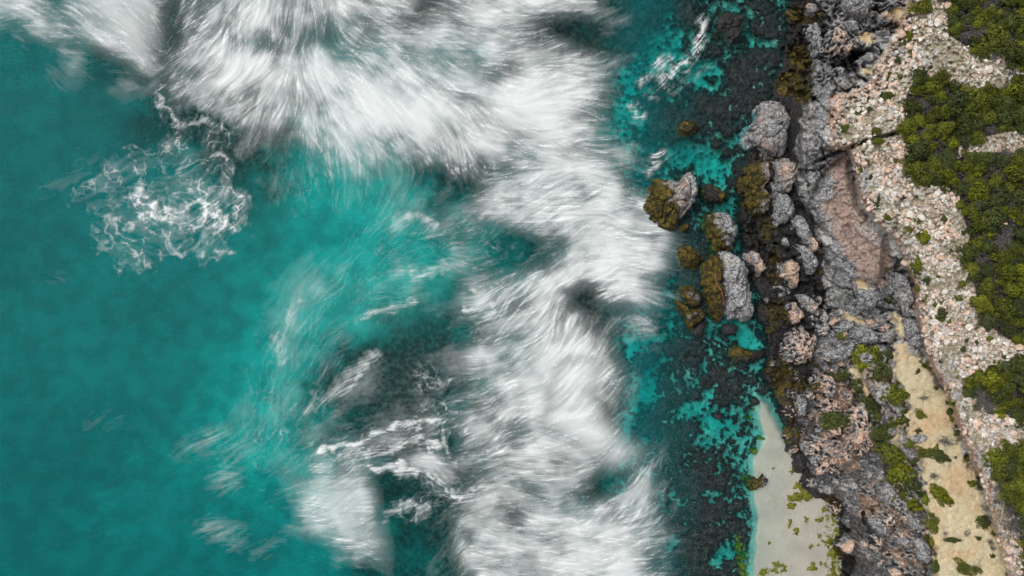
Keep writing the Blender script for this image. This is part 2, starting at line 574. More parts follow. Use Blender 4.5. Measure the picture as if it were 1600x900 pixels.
THICK = {
    'top right corner': [(1476, -60), (1690, -60), (1690, 92), (1592, 104), (1572, 84), (1540, 88), (1512, 72), (1492, 60), (1480, 30)],
    'upper right': [(1416, 150), (1432, 122), (1470, 120), (1500, 138), (1560, 140), (1690, 124), (1690, 212), (1600, 200), (1560, 208), (1500, 222), (1492, 262), (1440, 282), (1416, 270), (1412, 200)],
    'middle right': [(1416, 256), (1490, 244), (1560, 238), (1690, 244), (1690, 556), (1592, 540), (1562, 520), (1536, 500), (1524, 450), (1510, 400), (1516, 368), (1494, 306), (1460, 286), (1420, 280)],
    'lower right': [(1514, 598), (1536, 580), (1580, 570), (1690, 574), (1690, 646), (1604, 664), (1560, 646), (1524, 636)],
    'bottom right corner': [(1552, 716), (1576, 702), (1690, 690), (1690, 980), (1612, 920), (1596, 850), (1572, 790)],
}


def land_height(u, v):
    """height in metres at photo pixel (u, v), and masks"""
    w1 = fbm2(u / 22, v / 22, 11, 3); w2 = fbm2(u / 22, v / 22, 31, 3)
    w3 = fbm2(u / 70, v / 70, 51, 2); w4 = fbm2(u / 70, v / 70, 71, 2)
    uu = u + 7 * w1 + 5 * w3; vv = v + 7 * w2 + 5 * w4
    s1 = sdpoly(uu, vv, SHORE); s2 = sdpoly(uu, vv, L2); s3 = sdpoly(uu, vv, L3)
    ur = u + 3.5 * w1; vr = v + 3.5 * w2
    s4 = sdpoly(ur, vr, RIM)
    z = -1.3 - 4.5 * (1 - sstep(-34, -9, s1)) + 1.9 * sstep(-10, 10, s1) + 1.3 * sstep(-9, 11, s2) + 1.4 * sstep(-8, 14, s3)
    plate = sstep(-3.5, 5.5, s4)
    ztop = 5.4 + 0.5 * w3 + 0.9 * sstep(0, 220, s4)
    us = uu + 9 * fbm2(u / 12, v / 12, 61, 4, 0.6); vs2 = vv + 9 * fbm2(u / 12, v / 12, 63, 4, 0.6)
    sand = sstep(-5, 8, sdpoly(us + 8 * fbm2(u / 6, v / 6, 65, 3), vs2, SANDP))
    for q in SAND2: sand = np.maximum(sand, sstep(-4, 4, sdpoly(us, vs2, q)))
    slab = sstep(-3, 6, sdpoly(ur, vr, SLAB)); slab2 = sstep(-3, 6, sdpoly(ur, vr, SLAB2))
    zsl = 2.6 + 1.6 * np.clip((u - 1265) / 120, 0, 1) + 0.5 * w3 - 1.2 * (1 - sstep(0, 14, sdpoly(ur, vr, SLAB)))
    z = z * (1 - slab) + slab * zsl
    z = z * (1 - slab2) + slab2 * (2.2 + 2.6 * np.clip((u - 1250) / 50, 0, 1))
    # rough rock: facets, cracks, knobs
    rough = np.clip(1 - sand * 0.95 - slab * 0.75 - slab2 * 0.7, 0, 1)
    wf1, wf2 = worley2(u / 26 + 0.5 * w1, v / 22 + 0.5 * w2, 3)
    ix = np.floor(u / 26)
    blockc = fbm2(u / 34, v / 34, 91, 2)
    crack = 1 - sstep(0.0, 0.16, wf2 - wf1)
    k1, k2 = worley2(u / 9 + 0.6 * w2, v / 9 + 0.6 * w1, 5)
    crack2 = 1 - sstep(0.0, 0.28, k2 - k1)
    strata = fbm2((u * 0.78 + v * 0.62) / 40, (-u * 0.62 + v * 0.78) / 6, 15, 3)
    fine = fbm2(u / 4.5, v / 4.5, 25, 3)
    rid = 1 - np.abs(fbm2(u / 17 + 0.5 * w2, v / 17, 27, 4, 0.55)) * 3.2
    rid2 = 1 - np.abs(fbm2(u / 7, v / 7 + 0.4 * w1, 29, 3, 0.6)) * 3.0
    vfin = fbm2(u / 3.0, v / 3.0, 33, 2)
    crack = crack * sstep(-0.25, 0.25, fbm2(u / 40, v / 40, 35, 2))
    pits = blob(u, v, 1300, 660, 70, 100, 0, 0.5) + 0.9 * sstep(720, 780, v) + 0.5 * sstep(540, 580, v) + blob(u, v, 1300, 70, 60, 60, 0, 0.5)
    p1, p2 = worley2(u / 6.5 + 0.5 * w1 + 0.3 * fine, v / 6.5 + 0.5 * w2, 37)
    bx = u * 0.8 + v * 0.6; by = -u * 0.6 + v * 0.8
    b1, b2, br1, br2, bdx, bdy = cells2(bx / 44 + 0.35 * w1 + 0.10 * fine, by / 27 + 0.35 * w2 + 0.10 * fine, 39)
    th = 6.283 * br2
    bcr = 1 - sstep(0.02, 0.16, b2 - b1)
    facet = 1.15 * (br1 - 0.5) + 0.75 * (np.cos(th) * bdx + np.sin(th) * bdy) - 1.05 * bcr
    rr = facet + 0.5 * blockc - 0.35 * crack + 0.34 * rid + 0.20 * rid2 + 0.9 * strata * sstep(690, 760, v) - 0.8 * (1 - sstep(0, 0.10, np.abs(strata))) * sstep(690, 760, v) + 0.18 * strata + 0.30 * fine + 0.20 * vfin - 0.55 * np.clip(pits, 0, 1) * (1 - sstep(0.2, 0.6, p1))
    lower = rr * rough * sstep(-14, 8, s1)
    # a gully behind the fallen blocks, dark cracks in the cliff
    zl = z + lower
    zl = np.where(s1 > 6, np.maximum(zl, 0.12), zl)
    zl = zl - 1.3 * (1 - sstep(3, 14, distline(ur, vr, [(1246, 150), (1240, 200), (1244, 245), (1252, 300)])))
    zl = zl - 1.6 * (1 - sstep(4, 16, distline(ur, vr, [(1340, 90), (1362, 84), (1384, 100)]))) * (1 - plate)
    zl = zl - 1.0 * (1 - sstep(2, 12, distline(ur, vr, [(1256, 330), (1276, 370), (1288, 420)])))
    zl = zl - 0.8 * (1 - sstep(2, 9, distline(ur, vr, [(1384, 380), (1382, 440), (1390, 470)])))
    zl = zl + (0.10 * fine + 0.10 * rid + 0.06 * vfin) * (slab + slab2)
    zl = np.where(s1 > 6, np.maximum(zl, 0.10 + 0.05 * fine), zl)
    knob = 0.12 * (0.5 - k1) - 0.05 * crack2 + 0.12 * fine + 0.10 * vfin + 0.26 * np.clip(rid2, -0.4, 1) + 0.14 * fbm2(u / 14, v / 14, 45, 2)
    edge = 1 - sstep(6, 26, s4)
    zp = ztop + knob * (1 + 1.2 * edge)
    zc = 1.5 * (1 - sstep(0.4, 5.0, distline(u + 2 * w1, v + 2 * w2, [(1412, 206), (1372, 214), (1340, 226), (1310, 238), (1276, 254)])))
    zc = np.maximum(zc, 0.9 * (1 - sstep(0.4, 4.0, distline(u + 2 * w1, v + 2 * w2, [(1412, 308), (1404, 320), (1402, 345), (1396, 366)]))))
    z = zl * (1 - plate) + zp * plate - zc
    brown = np.zeros_like(u)
    for q in BROWN: brown = np.maximum(brown, sstep(-20, 12, sdpoly(uu, vv, q)))
    m = dict(rid2=rid2, br1=br1, br2=br2, bcr=bcr, s1=s1, s2=s2, s3=s3, s4=s4, plate=plate, sand=sand, slab=slab, slab2=slab2, brown=brown, crack=crack, crack2=crack2, k1=k1, blockc=blockc)
    return z, m


# ------------------------------------------------------------------ seabed and water
BEDPOLY_DARK = [  # submerged dark rocks and weed patches: x, y, rx, ry, rot
    (1070, 24, 22, 20, 0), (1114, 76, 15, 11, 0), (1184, 44, 14, 9, 20), (1194, 88, 20, 13, 0), (990, 30, 40, 40, 0), (985, 90, 28, 26, 0), (1080, 170, 60, 26, 10),
    (1040, 196, 34, 26, 0), (1150, 110, 30, 18, 0), (1170, 130, 40, 26, 0), (1160, 160, 34, 20, 0), (1180, 20, 36, 26, 0), (1210, 60, 18, 40, 0), (1128, 200, 22, 10, 0),
    (1148, 250, 14, 30, 0), (1120, 226, 12, 7, 0), (1146, 284, 14, 18, 0), (1110, 130, 12, 8, 0), (1128, 336, 12, 6, 0),
    (1139, 516, 13, 10, 0), (1092, 518, 14, 12, 0), (1060, 540, 40, 14, 0), (1070, 560, 30, 22, 20), (1010, 560, 22, 14, 0), (1130, 598, 34, 26, 10), (1106, 590, 6, 7, 0),
    (1088, 618, 7, 7, 0), (1125, 651, 9, 6, 10), (1050, 610, 26, 28, 0), (1020, 650, 22, 20, 0), (1080, 675, 14, 12, 0), (1125, 690, 10, 12, 0), (1030, 690, 34, 22, 0),
    (1100, 700, 26, 14, 0), (1150, 560, 20, 12, 0), (1168, 590, 14, 8, 0), (1188, 608, 10, 8, 0), (1178, 626, 8, 6, 20), (1070, 740, 50, 30, 20), (1100, 770, 34, 40, 0),
    (1080, 830, 50, 40, 0), (1110, 880, 60, 40, 0), (1140, 790, 20, 10, 0), (1130, 750, 18, 12, 0), (1150, 830, 20, 20, 0), (1060, 900, 50, 40, 0), (1160, 786, 14, 8, 0), (1080, 430, 26, 90, 0), (1060, 380, 20, 40, 0), (985, 590, 18, 30, 0), (965, 620, 16, 24, 0)]
BED_BRIGHT = [(1030, 75, 30, 34, -20), (1095, 110, 26, 14, -20), (1110, 120, 26, 20, 0), (1150, 14, 16, 10, 0), (1165, 28, 8, 12, 30), (1170, 52, 12, 8, 0), (1195, 70, 18, 7, 20),
              (985, 105, 22, 34, 0), (980, 190, 24, 26, 0), (1090, 245, 46, 16, 5), (1115, 262, 30, 18, 0), (1140, 225, 12, 6, 0), (1134, 330, 14, 10, 0), (1150, 300, 10, 16, 0),
              (995, 610, 24, 34, 10), (1030, 565, 22, 6, -30), (1100, 575, 8, 8, 0), (1082, 642, 26, 14, -10), (1120, 665, 24, 20, 0), (1100, 690, 22, 6, 0), (1110, 612, 10, 12, 30), (970, 665, 16, 20, 0),
              (1110, 775, 16, 12, 0), (1075, 728, 6, 10, 0), (1120, 868, 16, 10, 0), (1040, 850, 16, 14, 0), (1140, 510, 16, 10, 0), (1106, 520, 12, 10, 0), (1160, 528, 22, 14, 0), (1000, 530, 40, 14, -10), (1140, 860, 20, 16, 0)]


def bed(u, v):
    """water depth (m) and seabed masks at photo pixel"""
    w1 = fbm2(u / 30, v / 30, 211, 4); w2 = fbm2(u / 30, v / 30, 231, 4)
    tu = u + 26 * w1; tv = v + 26 * w2
    T = gridmap(TEAL, 14, 100, tu, tv); G = gridmap(REEF, 14, 100, tu, tv)
    T = T + 0.16 * fbm2(u / 60, v / 60, 251, 4)
    ru = u * 0.90 - v * 0.44; rv = u * 0.44 + v * 0.90
    T = T + 0.07 * fbm2((ru + 26 * w1) / 80, (rv + 26 * w2) / 15, 255, 2) * sstep(0.15, 0.6, T)
    # brighter aerated plumes and darker pools in the deep part
    for (x, y, rx, ry, rot, a) in [(580, 270, 60, 50, 0, .28), (430, 590, 60, 70, 0, .16), (600, 420, 90, 50, -25, .12), (545, 368, 28, 14, -20, -.25), (330, 640, 60, 26, -20, .12),
                                   (60, 710, 50, 60, 0, -.12), (270, 440, 120, 20, -15, -.06), (350, 850, 70, 26, 0, -.10), (200, 140, 120, 50, 10, -.10), (50, 400, 60, 20, 0, .10), (30, 470, 24, 20, 0, .08), (690, 470, 50, 30, 0, .12)]:
        T = T + a * blob(tu, tv, x, y, rx, ry, rot, 0.8)
    T = 0.46 + (T - 0.44) * 1.28 + 0.05 * fbm2((u + 30 * w1) / 130, (v + 30 * w2) / 130, 257, 2)
    for (x, y, rx, ry, rot, a) in [(170, 385, 90, 40, -20, .14), (40, 480, 40, 90, 0, .10), (150, 570, 110, 24, -15, .09), (0, 370, 50, 60, 0, -.16), (230, 150, 110, 70, 0, -.10), (70, 250, 70, 60, 0, -.06), (380, 560, 110, 90, -30, .10), (560, 450, 130, 80, -30, .10), (380, 680, 70, 50, 0, .12), (430, 400, 60, 60, 0, .06)]:
        T = T + a * blob(u + 30 * w1, v + 30 * w2, x, y, rx, ry, rot, 0.95)
    T = T - 0.13 * (1 - sstep(-40, 260, u + 60 * w1)) - 0.10 * blob(u, v, 200, 150, 220, 120, 15, 0.8) + 0.10 * blob(u, v, 480, 430, 200, 170, -35, 0.8)
    stq = 0.5 + 0.9 * fbm2((ru + 18 * w1) / 46, (rv + 18 * w2) / 6.5, 259, 3) + 0.5 * fbm2(u / 30, v / 30, 261, 3)
    for (x, y, rx, ry, rot, a) in [(230, 740, 120, 34, -22, .34), (150, 815, 90, 34, -32, .30), (320, 690, 80, 34, -20, .30), (360, 760, 60, 44, 0, .22), (430, 650, 60, 70, 0, .26), (300, 830, 110, 30, -15, .18), (520, 450, 90, 60, -35, .22), (90, 420, 60, 30, -30, .12)]:
        T = T + a * np.clip(stq, 0, 1.6) * blob(u + 24 * w1, v + 24 * w2, x, y, rx, ry, rot, 0.95)
    near = sstep(930, 1010, u)
    # near-shore reef: hand-placed patches over a broken noise
    fin = fbm2(u / 10, v / 10, 271, 5, 0.62); mid = fbm2(u / 26, v / 26, 291, 4, 0.6); vf = fbm2(u / 3.6, v / 3.6, 281, 3, 0.6)
    g = 0.50 + 0.30 * mid
    pu = u + 16 * fin; pv = v + 16 * mid + 8 * vf
    for (x, y, rx, ry, rot) in BED_BRIGHT: g = g - 0.62 * blob(pu, pv, x, y, rx, ry, rot, 0.55)
    for (x, y, rx, ry, rot) in BEDPOLY_DARK: g = g + 0.42 * blob(pu, pv, x, y, rx, ry, rot, 0.4) * (1 - 0.5 * np.clip(g - 0.6, 0, 1))
    rs1, rs2 = worley2(u / 9 + 0.3 * fin, v / 9, 297)
    g = sstep(0.10, 0.90, 0.20 + 0.80 * g + 0.50 * fin + 0.62 * vf + 0.55 * (0.42 - rs1))
    Gs = np.clip(G * 1.36 + 0.28 * fbm2(u / 40, v / 40, 311, 4) * sstep(0.1, 0.5, G), 0, 1)
    reef = Gs * (1 - near) + near * g
    # lagoon of bare sand
    lag = np.maximum(sstep(-10, 12, sdpoly(u + 6 * w1, v + 6 * w2, [(1178, 612), (1205, 630), (1240, 700), (1300, 760), (1330, 830), (1330, 990), (1164, 990), (1168, 880), (1176, 810), (1166, 770), (1170, 720), (1186, 680), (1180, 640)])), 0)
    reef = reef * (1 - lag)
    weed = np.zeros_like(u)
    weed = np.maximum(weed, 0.62 * blob(u, v, 1158, 870, 10, 50, -8, 0.7))
    weed = np.maximum(weed, 0.55 * blob(u, v, 1206, 892, 34, 12, -12, 0.6))
    weed = np.maximum(weed, 0.50 * blob(u, v, 1172, 640, 10, 40, 10, 0.7))
    weed = np.maximum(weed, 0.50 * blob(u, v, 1162, 745, 8, 10, 0, 0.7))
    weed = np.maximum(weed, 0.55 * sstep(-24, 2, u - (1296 + 0 * v)) * sstep(730, 790, v))
    dsand = 7.6 - 6.3 * np.clip(T, 0, 1.05)
    dsand = dsand * (1 - near) + near * (1.15 + 1.9 * (1 - np.clip(T, 0, 1)) * (1 - sstep(1000, 1120, u)) + 0.30 * mid + 0.7 * fin + 0.5 * vf)
    d = dsand * (1 - reef) + reef * (0.07 + 0.12 * (1 - near) + 0.12 * near * (1 - sstep(1000, 1120, u)))
    d = d * (1 - lag) + lag * (0.015 + 0.0005 * np.clip(1250 - u, 0, 90))
    bright = 1.0
    return np.clip(d, 0.01, 9), reef, weed, near, lag


fu = np.concatenate([[-9000, -3000, -1200, -500, -250], np.arange(-120, 900, 3.4), np.arange(900, 1345, 1.9), [1400, 1600]])
fv = np.concatenate([[-9000, -3000, -900, -300], np.arange(-110, 1012, 2.2), [1200, 1800, 4000, 9900]])
U, V = np.meshgrid(fu, fv)
D, REEFM, WEEDM, NEAR, LAG = bed(U, V)
zbed = -(NEAR * D + (1 - NEAR) * 3.4) - 0.30 * (1 - LAG) - 0.06 + 0.10 * NEAR * REEFM * fbm2(U / 4, V / 4, 283, 2)
land_under = sdpoly(U, V, SHORE)
zbed = zbed - 2.5 * sstep(30, 90, land_under)
me = mesh_np('seabed', P(U, V, zbed).reshape(-1, 3), gridfaces(len(fv), len(fu)),
             dict(reef=NEAR * REEFM + (1 - NEAR) * (0.30 + 0.40 * REEFM), weed=WEEDM, crisp=0.06 + 0.94 * NEAR, lagoon=LAG, deep=1 - NEAR, glint_fleck=NEAR * (1 - LAG) * (0.45 + 0.55 * sstep(520, 600, V))))
seabed = tag(obj('seabed', me, M_BED), kind='structure', label='sandy seabed with dark reef patches under the water')

rip = 0.03 * fbm2(U / 12, V / 12, 401, 3) * (1 - LAG)
turb = 0.30 * (1 - np.exp(-D * 0.25)) * (1 - 0.8 * NEAR) * (1 - 0.7 * REEFM) + 0.26 * (1 - sstep(985, 1110, U + 30 * fbm2(U / 40, V / 40, 403, 3))) * NEAR
me = mesh_np('sea', P(U, V, rip - 0.02).reshape(-1, 3), gridfaces(len(fv), len(fu)), dict(depth=D, turbid=turb))
sea = tag(obj('sea', me, M_WATER), kind='structure', label='teal sea water over sand and reef')

# ------------------------------------------------------------------ foam drawn out by the swash
ST = 1.5
gu = np.arange(-110, 1130, ST); gv = np.arange(-100, 1000, ST)
GU, GV = np.meshgrid(gu, gv)
FLOW = [  # x, y, direction of the streaks in degrees (0 = right, positive = downwards to the right)
    (0, 10, 5), (80, 30, 15), (150, 60, 25), (210, 60, 40), (60, 90, 45), (300, 60, -48), (370, 40, -55), (330, 150, -40), (280, 180, -50), (400, 120, -50), (430, 60, -72),
    (480, 40, -88), (450, 160, -70), (420, 230, -55), (500, 130, 60), (520, 210, 65), (500, 270, 80), (560, 60, 30), (560, 140, 45), (600, 200, 50), (580, 260, 70), (640, 90, 22),
    (660, 160, 38), (700, 220, 55), (720, 260, 70), (700, 30, 10), (780, 60, 8), (760, 130, 18), (780, 200, 28), (860, 40, -8), (860, 140, -8), (940, 60, -20), (930, 160, 5),
    (860, 230, 8), (940, 260, 6), (800, 290, -10), (880, 310, -12), (960, 330, 5), (760, 350, -25), (850, 350, -20), (980, 400, 14), (930, 380, -8), (880, 410, -35), (830, 450, -42),
    (780, 470, -30), (950, 440, -18), (1020, 440, 10), (1020, 490, 20), (900, 470, -55), (870, 510, -62), (920, 520, -60), (800, 540, -22), (750, 570, -8), (860, 570, -30), (900, 590, -50),
    (960, 560, -48), (780, 610, -14), (730, 620, -10), (850, 640, -10), (950, 640, -42), (985, 690, -48), (900, 700, 12), (990, 200, 2), (975, 100, -6), (980, 150, 0), (1000, 300, 4), (1010, 350, 8), (850, 660, 5), (780, 660, -40), (740, 680, -28), (820, 720, 10), (760, 740, -10),
    (920, 760, -28), (950, 770, -25), (1000, 740, -60), (1030, 720, -62), (1000, 790, -45), (1050, 780, -65), (900, 820, -5), (800, 800, 5), (760, 850, 15), (960, 850, -4), (1030, 850, -20),
    (820, 880, 6), (950, 890, 0), (1060, 900, -10), (430, 620, -78), (470, 510, -68), (420, 680, -70), (520, 430, -48), (560, 400, -38), (610, 430, -25), (660, 420, -12), (720, 420, 8),
    (540, 490, -35), (600, 480, -18), (500, 590, -58), (560, 580, -48), (600, 560, -30), (560, 640, -22), (620, 660, -18), (680, 650, -25), (560, 700, -20), (640, 720, -5), (680, 740, 40),
    (500, 760, -10), (520, 800, -6), (550, 850, -8), (580, 870, 20), (450, 780, -14), (330, 690, -22), (200, 760, -25), (150, 820, -40), (300, 760, -18), (400, 730, -15), (280, 830, -20),
    (640, 790, -25), (700, 860, -60), (640, 320, -50), (620, 350, -32), (560, 320, -70), (500, 320, 85), (690, 340, -20), (250, 320, 10), (330, 330, -40), (200, 280, -20), (200, 390, 50),
    (1045, 110, -48), (1085, 60, -60), (1020, 145, -58), (1040, 255, -55), (1010, 250, 10), (640, 600, 10), (640, 560, 15)]
fl = np.array(FLOW, float)
cs = 24
cu = np.arange(-110, 1131, cs); cv = np.arange(-100, 1001, cs)
CU, CV = np.meshgrid(cu, cv)
d2 = (CU[..., None] - fl[:, 0]) ** 2 + (CV[..., None] - fl[:, 1]) ** 2
wt = 1 / (d2 + 300) ** 1.6
a2 = 2 * np.radians(fl[:, 2])
cx = (wt * np.cos(a2)).sum(-1) / wt.sum(-1); cy = (wt * np.sin(a2)).sum(-1) / wt.sum(-1)


def bil(a, x, y):
    x = np.clip(x, 0, a.shape[1] - 1.001); y = np.clip(y, 0, a.shape[0] - 1.001)
    i = x.astype(int); j = y.astype(int); fx = x - i; fy = y - j
    return (a[j, i] * (1 - fx) + a[j, i + 1] * fx) * (1 - fy) + (a[j + 1, i] * (1 - fx) + a[j + 1, i + 1] * fx) * fy


gx = (GU + 110) / cs; gy = (GV + 100) / cs
ang = 0.5 * np.arctan2(bil(cy, gx, gy), bil(cx, gx, gy))
wob = R(24) * fbm2(GU / 46, GV / 46, 501, 3)
angA = ang + wob + R(13) * fbm2(GU / 15, GV / 15, 521, 2) + R(9)
angB = ang + 0.6 * wob + R(26) * fbm2(GU / 30, GV / 30, 525, 3) - R(11)
dX, dY = np.cos(angA), np.sin(angA)
NV, NU = GU.shape
JJ, II = np.meshgrid(np.arange(NV, dtype=np.float32), np.arange(NU, dtype=np.float32), indexing='ij')


def lic(fields, n, h=1.0):
    """average fields along the streaks, n steps each way"""
    acc = [f.copy() for f in fields]; wsum = 1.0
    for sg in (1, -1):
        x = II.copy(); y = JJ.copy(); px = dX * sg; py = dY * sg
        for k in range(n):
            x = x + px * h; y = y + py * h
            i = np.clip(np.rint(x), 0, NU - 1).astype(np.int32); j = np.clip(np.rint(y), 0, NV - 1).astype(np.int32)
            qx = dX[j, i]; qy = dY[j, i]
            s = np.where(qx * px + qy * py < 0, -1.0, 1.0)
            px, py = qx * s, qy * s
            w = 0.5 + 0.5 * math.cos(math.pi * (k + 1) / (n + 1))
            for a, f in zip(acc, fields):
                a += w * f[j, i]
            if sg == 1: wsum += 2 * w
    return [a / wsum for a in acc]


def unit(a):
    return (a - a.mean()) / a.std()


w1 = fbm2(GU / 34, GV / 34, 541, 4); w2 = fbm2(GU / 34, GV / 34, 561, 4)
dens = gridmap(FOAM, FOAM_N, 50, GU + 16 * w1, GV + 16 * w2)
for (x, y, rx, ry, rot, a) in [  # bright cores and dark holes: x, y, rx, ry, rotation, change
        (900, 640, 46, 60, 10, .30), (860, 655, 30, 24, 0, .25), (940, 690, 50, 20, 35, .25), (955, 752, 24, 26, 20, -.75), (930, 770, 26, 12, -30, -.25), (800, 690, 16, 12, 0, -.3),
        (915, 466, 26, 15, 30, -.55), (970, 482, 40, 11, 10, -.6), (880, 452, 14, 8, 30, -.3), (820, 380, 34, 18, 0, -.35), (905, 48, 34, 20, 10, -.35), (930, 70, 34, 14, 0, -.3), (770, 42, 24, 8, 0, -.3),
        (670, 6, 30, 8, 0, -.35), (450, 40, 12, 18, 0, -.25), (500, 70, 40, 14, 10, -.35), (530, 75, 24, 18, 0, -.2), (430, 75, 22, 10, 0, -.3), (510, 168, 10, 16, 20, -.25), (610, 40, 18, 8, 30, -.2),
        (200, 30, 50, 40, 30, .25), (215, 80, 26, 26, 30, .2), (265, 25, 16, 36, 0, -.3), (150, 85, 18, 10, 0, -.2), (345, 40, 20, 40, 40, .1), (380, 110, 44, 26, -30, .25), (560, 30, 40, 20, 0, .1),
        (540, 800, 40, 34, 30, .22), (575, 860, 26, 20, 40, .25), (630, 840, 36, 40, 0, -.35), (640, 770, 40, 20, 0, -.2), (225, 318, 26, 16, 40, .35), (340, 110, 14, 10, -30, -.15),
        (900, 850, 90, 40, 0, .15), (880, 560, 46, 40, 0, .15), (620, 180, 90, 30, 40, .1), (850, 180, 70, 50, 0, .1), (1000, 460, 40, 30, 0, .12), (780, 625, 12, 8, 0, -.2), (680, 700, 20, 14, 0, -.25),
        (700, 690, 26, 30, 0, -.2), (720, 270, 50, 14, 0, -.2), (690, 265, 30, 12, 0, -.25), (545, 655, 90, 16, -15, -.05)]:
    dens = dens + a * blob(GU + 10 * w1, GV + 10 * w2, x, y, rx, ry, rot, 0.6)
# narrow foam lines on the reef side
reeff = np.zeros_like(dens)
for pts, r, a in [([(1098, 32), (1092, 60), (1078, 86), (1070, 100), (1052, 116), (1040, 128)], 9, .95), ([(1046, 94), (1028, 104), (1014, 126), (1004, 142)], 10, .7), ([(1086, 116), (1062, 132), (1034, 146), (1022, 156)], 9, .4),
                  ([(990, 164), (1000, 180)], 14, .6), ([(1034, 238), (1022, 262)], 10, .75), ([(1040, 246), (1012, 270)], 9, .5), ([(1102, 106), (1132, 88)], 8, .28)]:
    reeff = np.maximum(reeff, a * (1 - sstep(0.2 * r, 1.5 * r, distline(GU + 10 * w1, GV + 10 * w2, pts))))
edge_r = 1 - sstep(0, 26, GU - (1052 + 10 * w1))
dens = np.clip(dens, 0, 1) * edge_r
nz = rng.standard_normal(GU.shape)


def blur(a, k):
    for ax in (0, 1):
        for _ in range(2):
            c = np.cumsum(np.pad(a, [(k + 1, k) if i == ax else (0, 0) for i in (0, 1)], mode='edge'), axis=ax)
            s = 2 * k + 1
            a = (np.take(c, range(s, c.shape[ax]), ax) - np.take(c, range(0, c.shape[ax] - s), ax)) / s
    return a


n_b = unit(blur(rng.standard_normal(GU.shape), 1)); n_c = unit(blur(rng.standard_normal(GU.shape), 4))
S1, = lic([unit(nz)], 22)
n_d = unit(blur(rng.standard_normal(GU.shape), 9))
S3, S4, DS = lic([n_c, n_d, dens], 30)
S4 = unit(S4)
dX, dY = np.cos(angB), np.sin(angB)
S0, = lic([unit(rng.standard_normal(GU.shape))], 12)
S2, = lic([n_b], 30)
S0, S1, S2, S3 = unit(S0), unit(S1), unit(S2), unit(S3)
dens = np.clip(0.5 * dens + 0.5 * DS, 0, 1) ** 1.42
dens = dens * (0.45 + 0.55 * sstep(0.05, 0.42, dens))
dens = dens * (1 - 0.20 * blob(GU, GV, 860, 800, 170, 110, 0, 0.6) - 0.12 * blob(GU, GV, 620, 60, 200, 60, 10, 0.6))
PL1 = [(440, 748), (500, 738), (556, 746), (574, 800), (606, 842), (602, 892), (566, 872), (520, 815), (478, 780)]
PL2 = [(110, -60), (258, -60), (256, 40), (240, 108), (205, 100), (172, 72), (124, 44)]
PL3 = [(862, 556), (944, 552), (934, 618), (956, 662), (1004, 716), (962, 734), (900, 704), (838, 664), (852, 636)]
mlk = np.zeros_like(dens)
for q_, a_, so in ((PL1, 0.74, 34), (PL2, 0.74, 40), (PL3, 0.98, 24)):
    mlk = np.maximum(mlk, a_ * sstep(-10, so, sdpoly(GU + 18 * w1, GV + 18 * w2, q_)))
mlk, = lic([blur(mlk, 6)], 14)
mod = sstep(-0.45, 0.45, fbm2(GU / 55, GV / 55, 581, 3))          # some parts streaky, others milky
bil1 = fbm2(GU / 16, GV / 16, 583, 4)                              # billows
amp = np.sqrt(np.clip(dens * (1.08 - dens), 0, 1))
crisp = 0.5 + 0.6 * mod
bil2 = fbm2(GU / 38, GV / 38, 585, 4)
stk = (0.13 * S0 + 0.17 * S1 + 0.08 * S2) * crisp + 0.09 * S3 + 0.20 * S4 + 0.36 * bil1 + 0.52 * bil2
alpha = np.clip(dens * 0.76 + 0.20 * dens ** 4 + 1.12 * amp * stk, 0, 1.0)
alpha = 0.65 * alpha + 0.35 * sstep(0.03, 1.0, alpha)
alpha = np.maximum(alpha * (1 - 0.35 * sstep(0.1, 0.5, mlk)), mlk * np.clip(0.93 + 0.10 * S2 * 0.6 + 0.08 * S3 + 0.10 * bil1, 0, 1.05))
# thin bright threads riding on the streaks
thr = sstep(1.5, 2.8, S1 + 0.6 * S0 + 0.5 * S2) * sstep(0.08, 0.45, dens)
alpha = np.clip(alpha * 0.95 + 0.30 * thr, 0, 1)
soft = blur(alpha, 1)
alpha = 0.62 * alpha + 0.38 * soft
alpha = np.maximum(alpha, 0.48 * blur(alpha, 8))
fil = sstep(1.0, 2.4, S0 + 0.5 * S1) * np.clip(blur(dens, 6), 0, 1) ** 0.6
alpha = np.clip(0.88 * alpha + 0.20 * fil, 0, 0.95)
# soft milk wisps of the calm side
wisp = np.zeros_like(dens)
for (x, y, rx, ry, rot, a) in [(330, 680, 24, 12, -20, .5), (320, 690, 50, 22, -20, .2), (350, 745, 26, 18, -20, .35), (360, 726, 14, 6, -10, .4), (330, 822, 22, 14, -20, .4), (365, 840, 18, 14, 10, .35), 
                               (380, 690, 30, 30, 0, .2), (90, 440, 8, 6, -45, .3), (430, 640, 40, 40, 0, .2), (240, 590, 16, 4, -45, .12), (470, 500, 26, 34, -40, .35), (440, 515, 10, 20, -30, .35),
                               (150, 660, 60, 20, 0, .06), (420, 860, 40, 5, -12, .25)]:
    wisp = np.maximum(wisp, a * blob(GU + 14 * w1, GV + 14 * w2, x, y, rx, ry, rot, 0.7))
alpha = np.maximum(alpha, np.clip(blur(wisp, 6) * 0.42 * np.clip(0.62 + 0.36 * S2 + 0.30 * S1 + 0.22 * S0 + 0.9 * fbm2(GU / 12, GV / 12, 601, 4, 0.6), 0, 2.2), 0, 0.8))
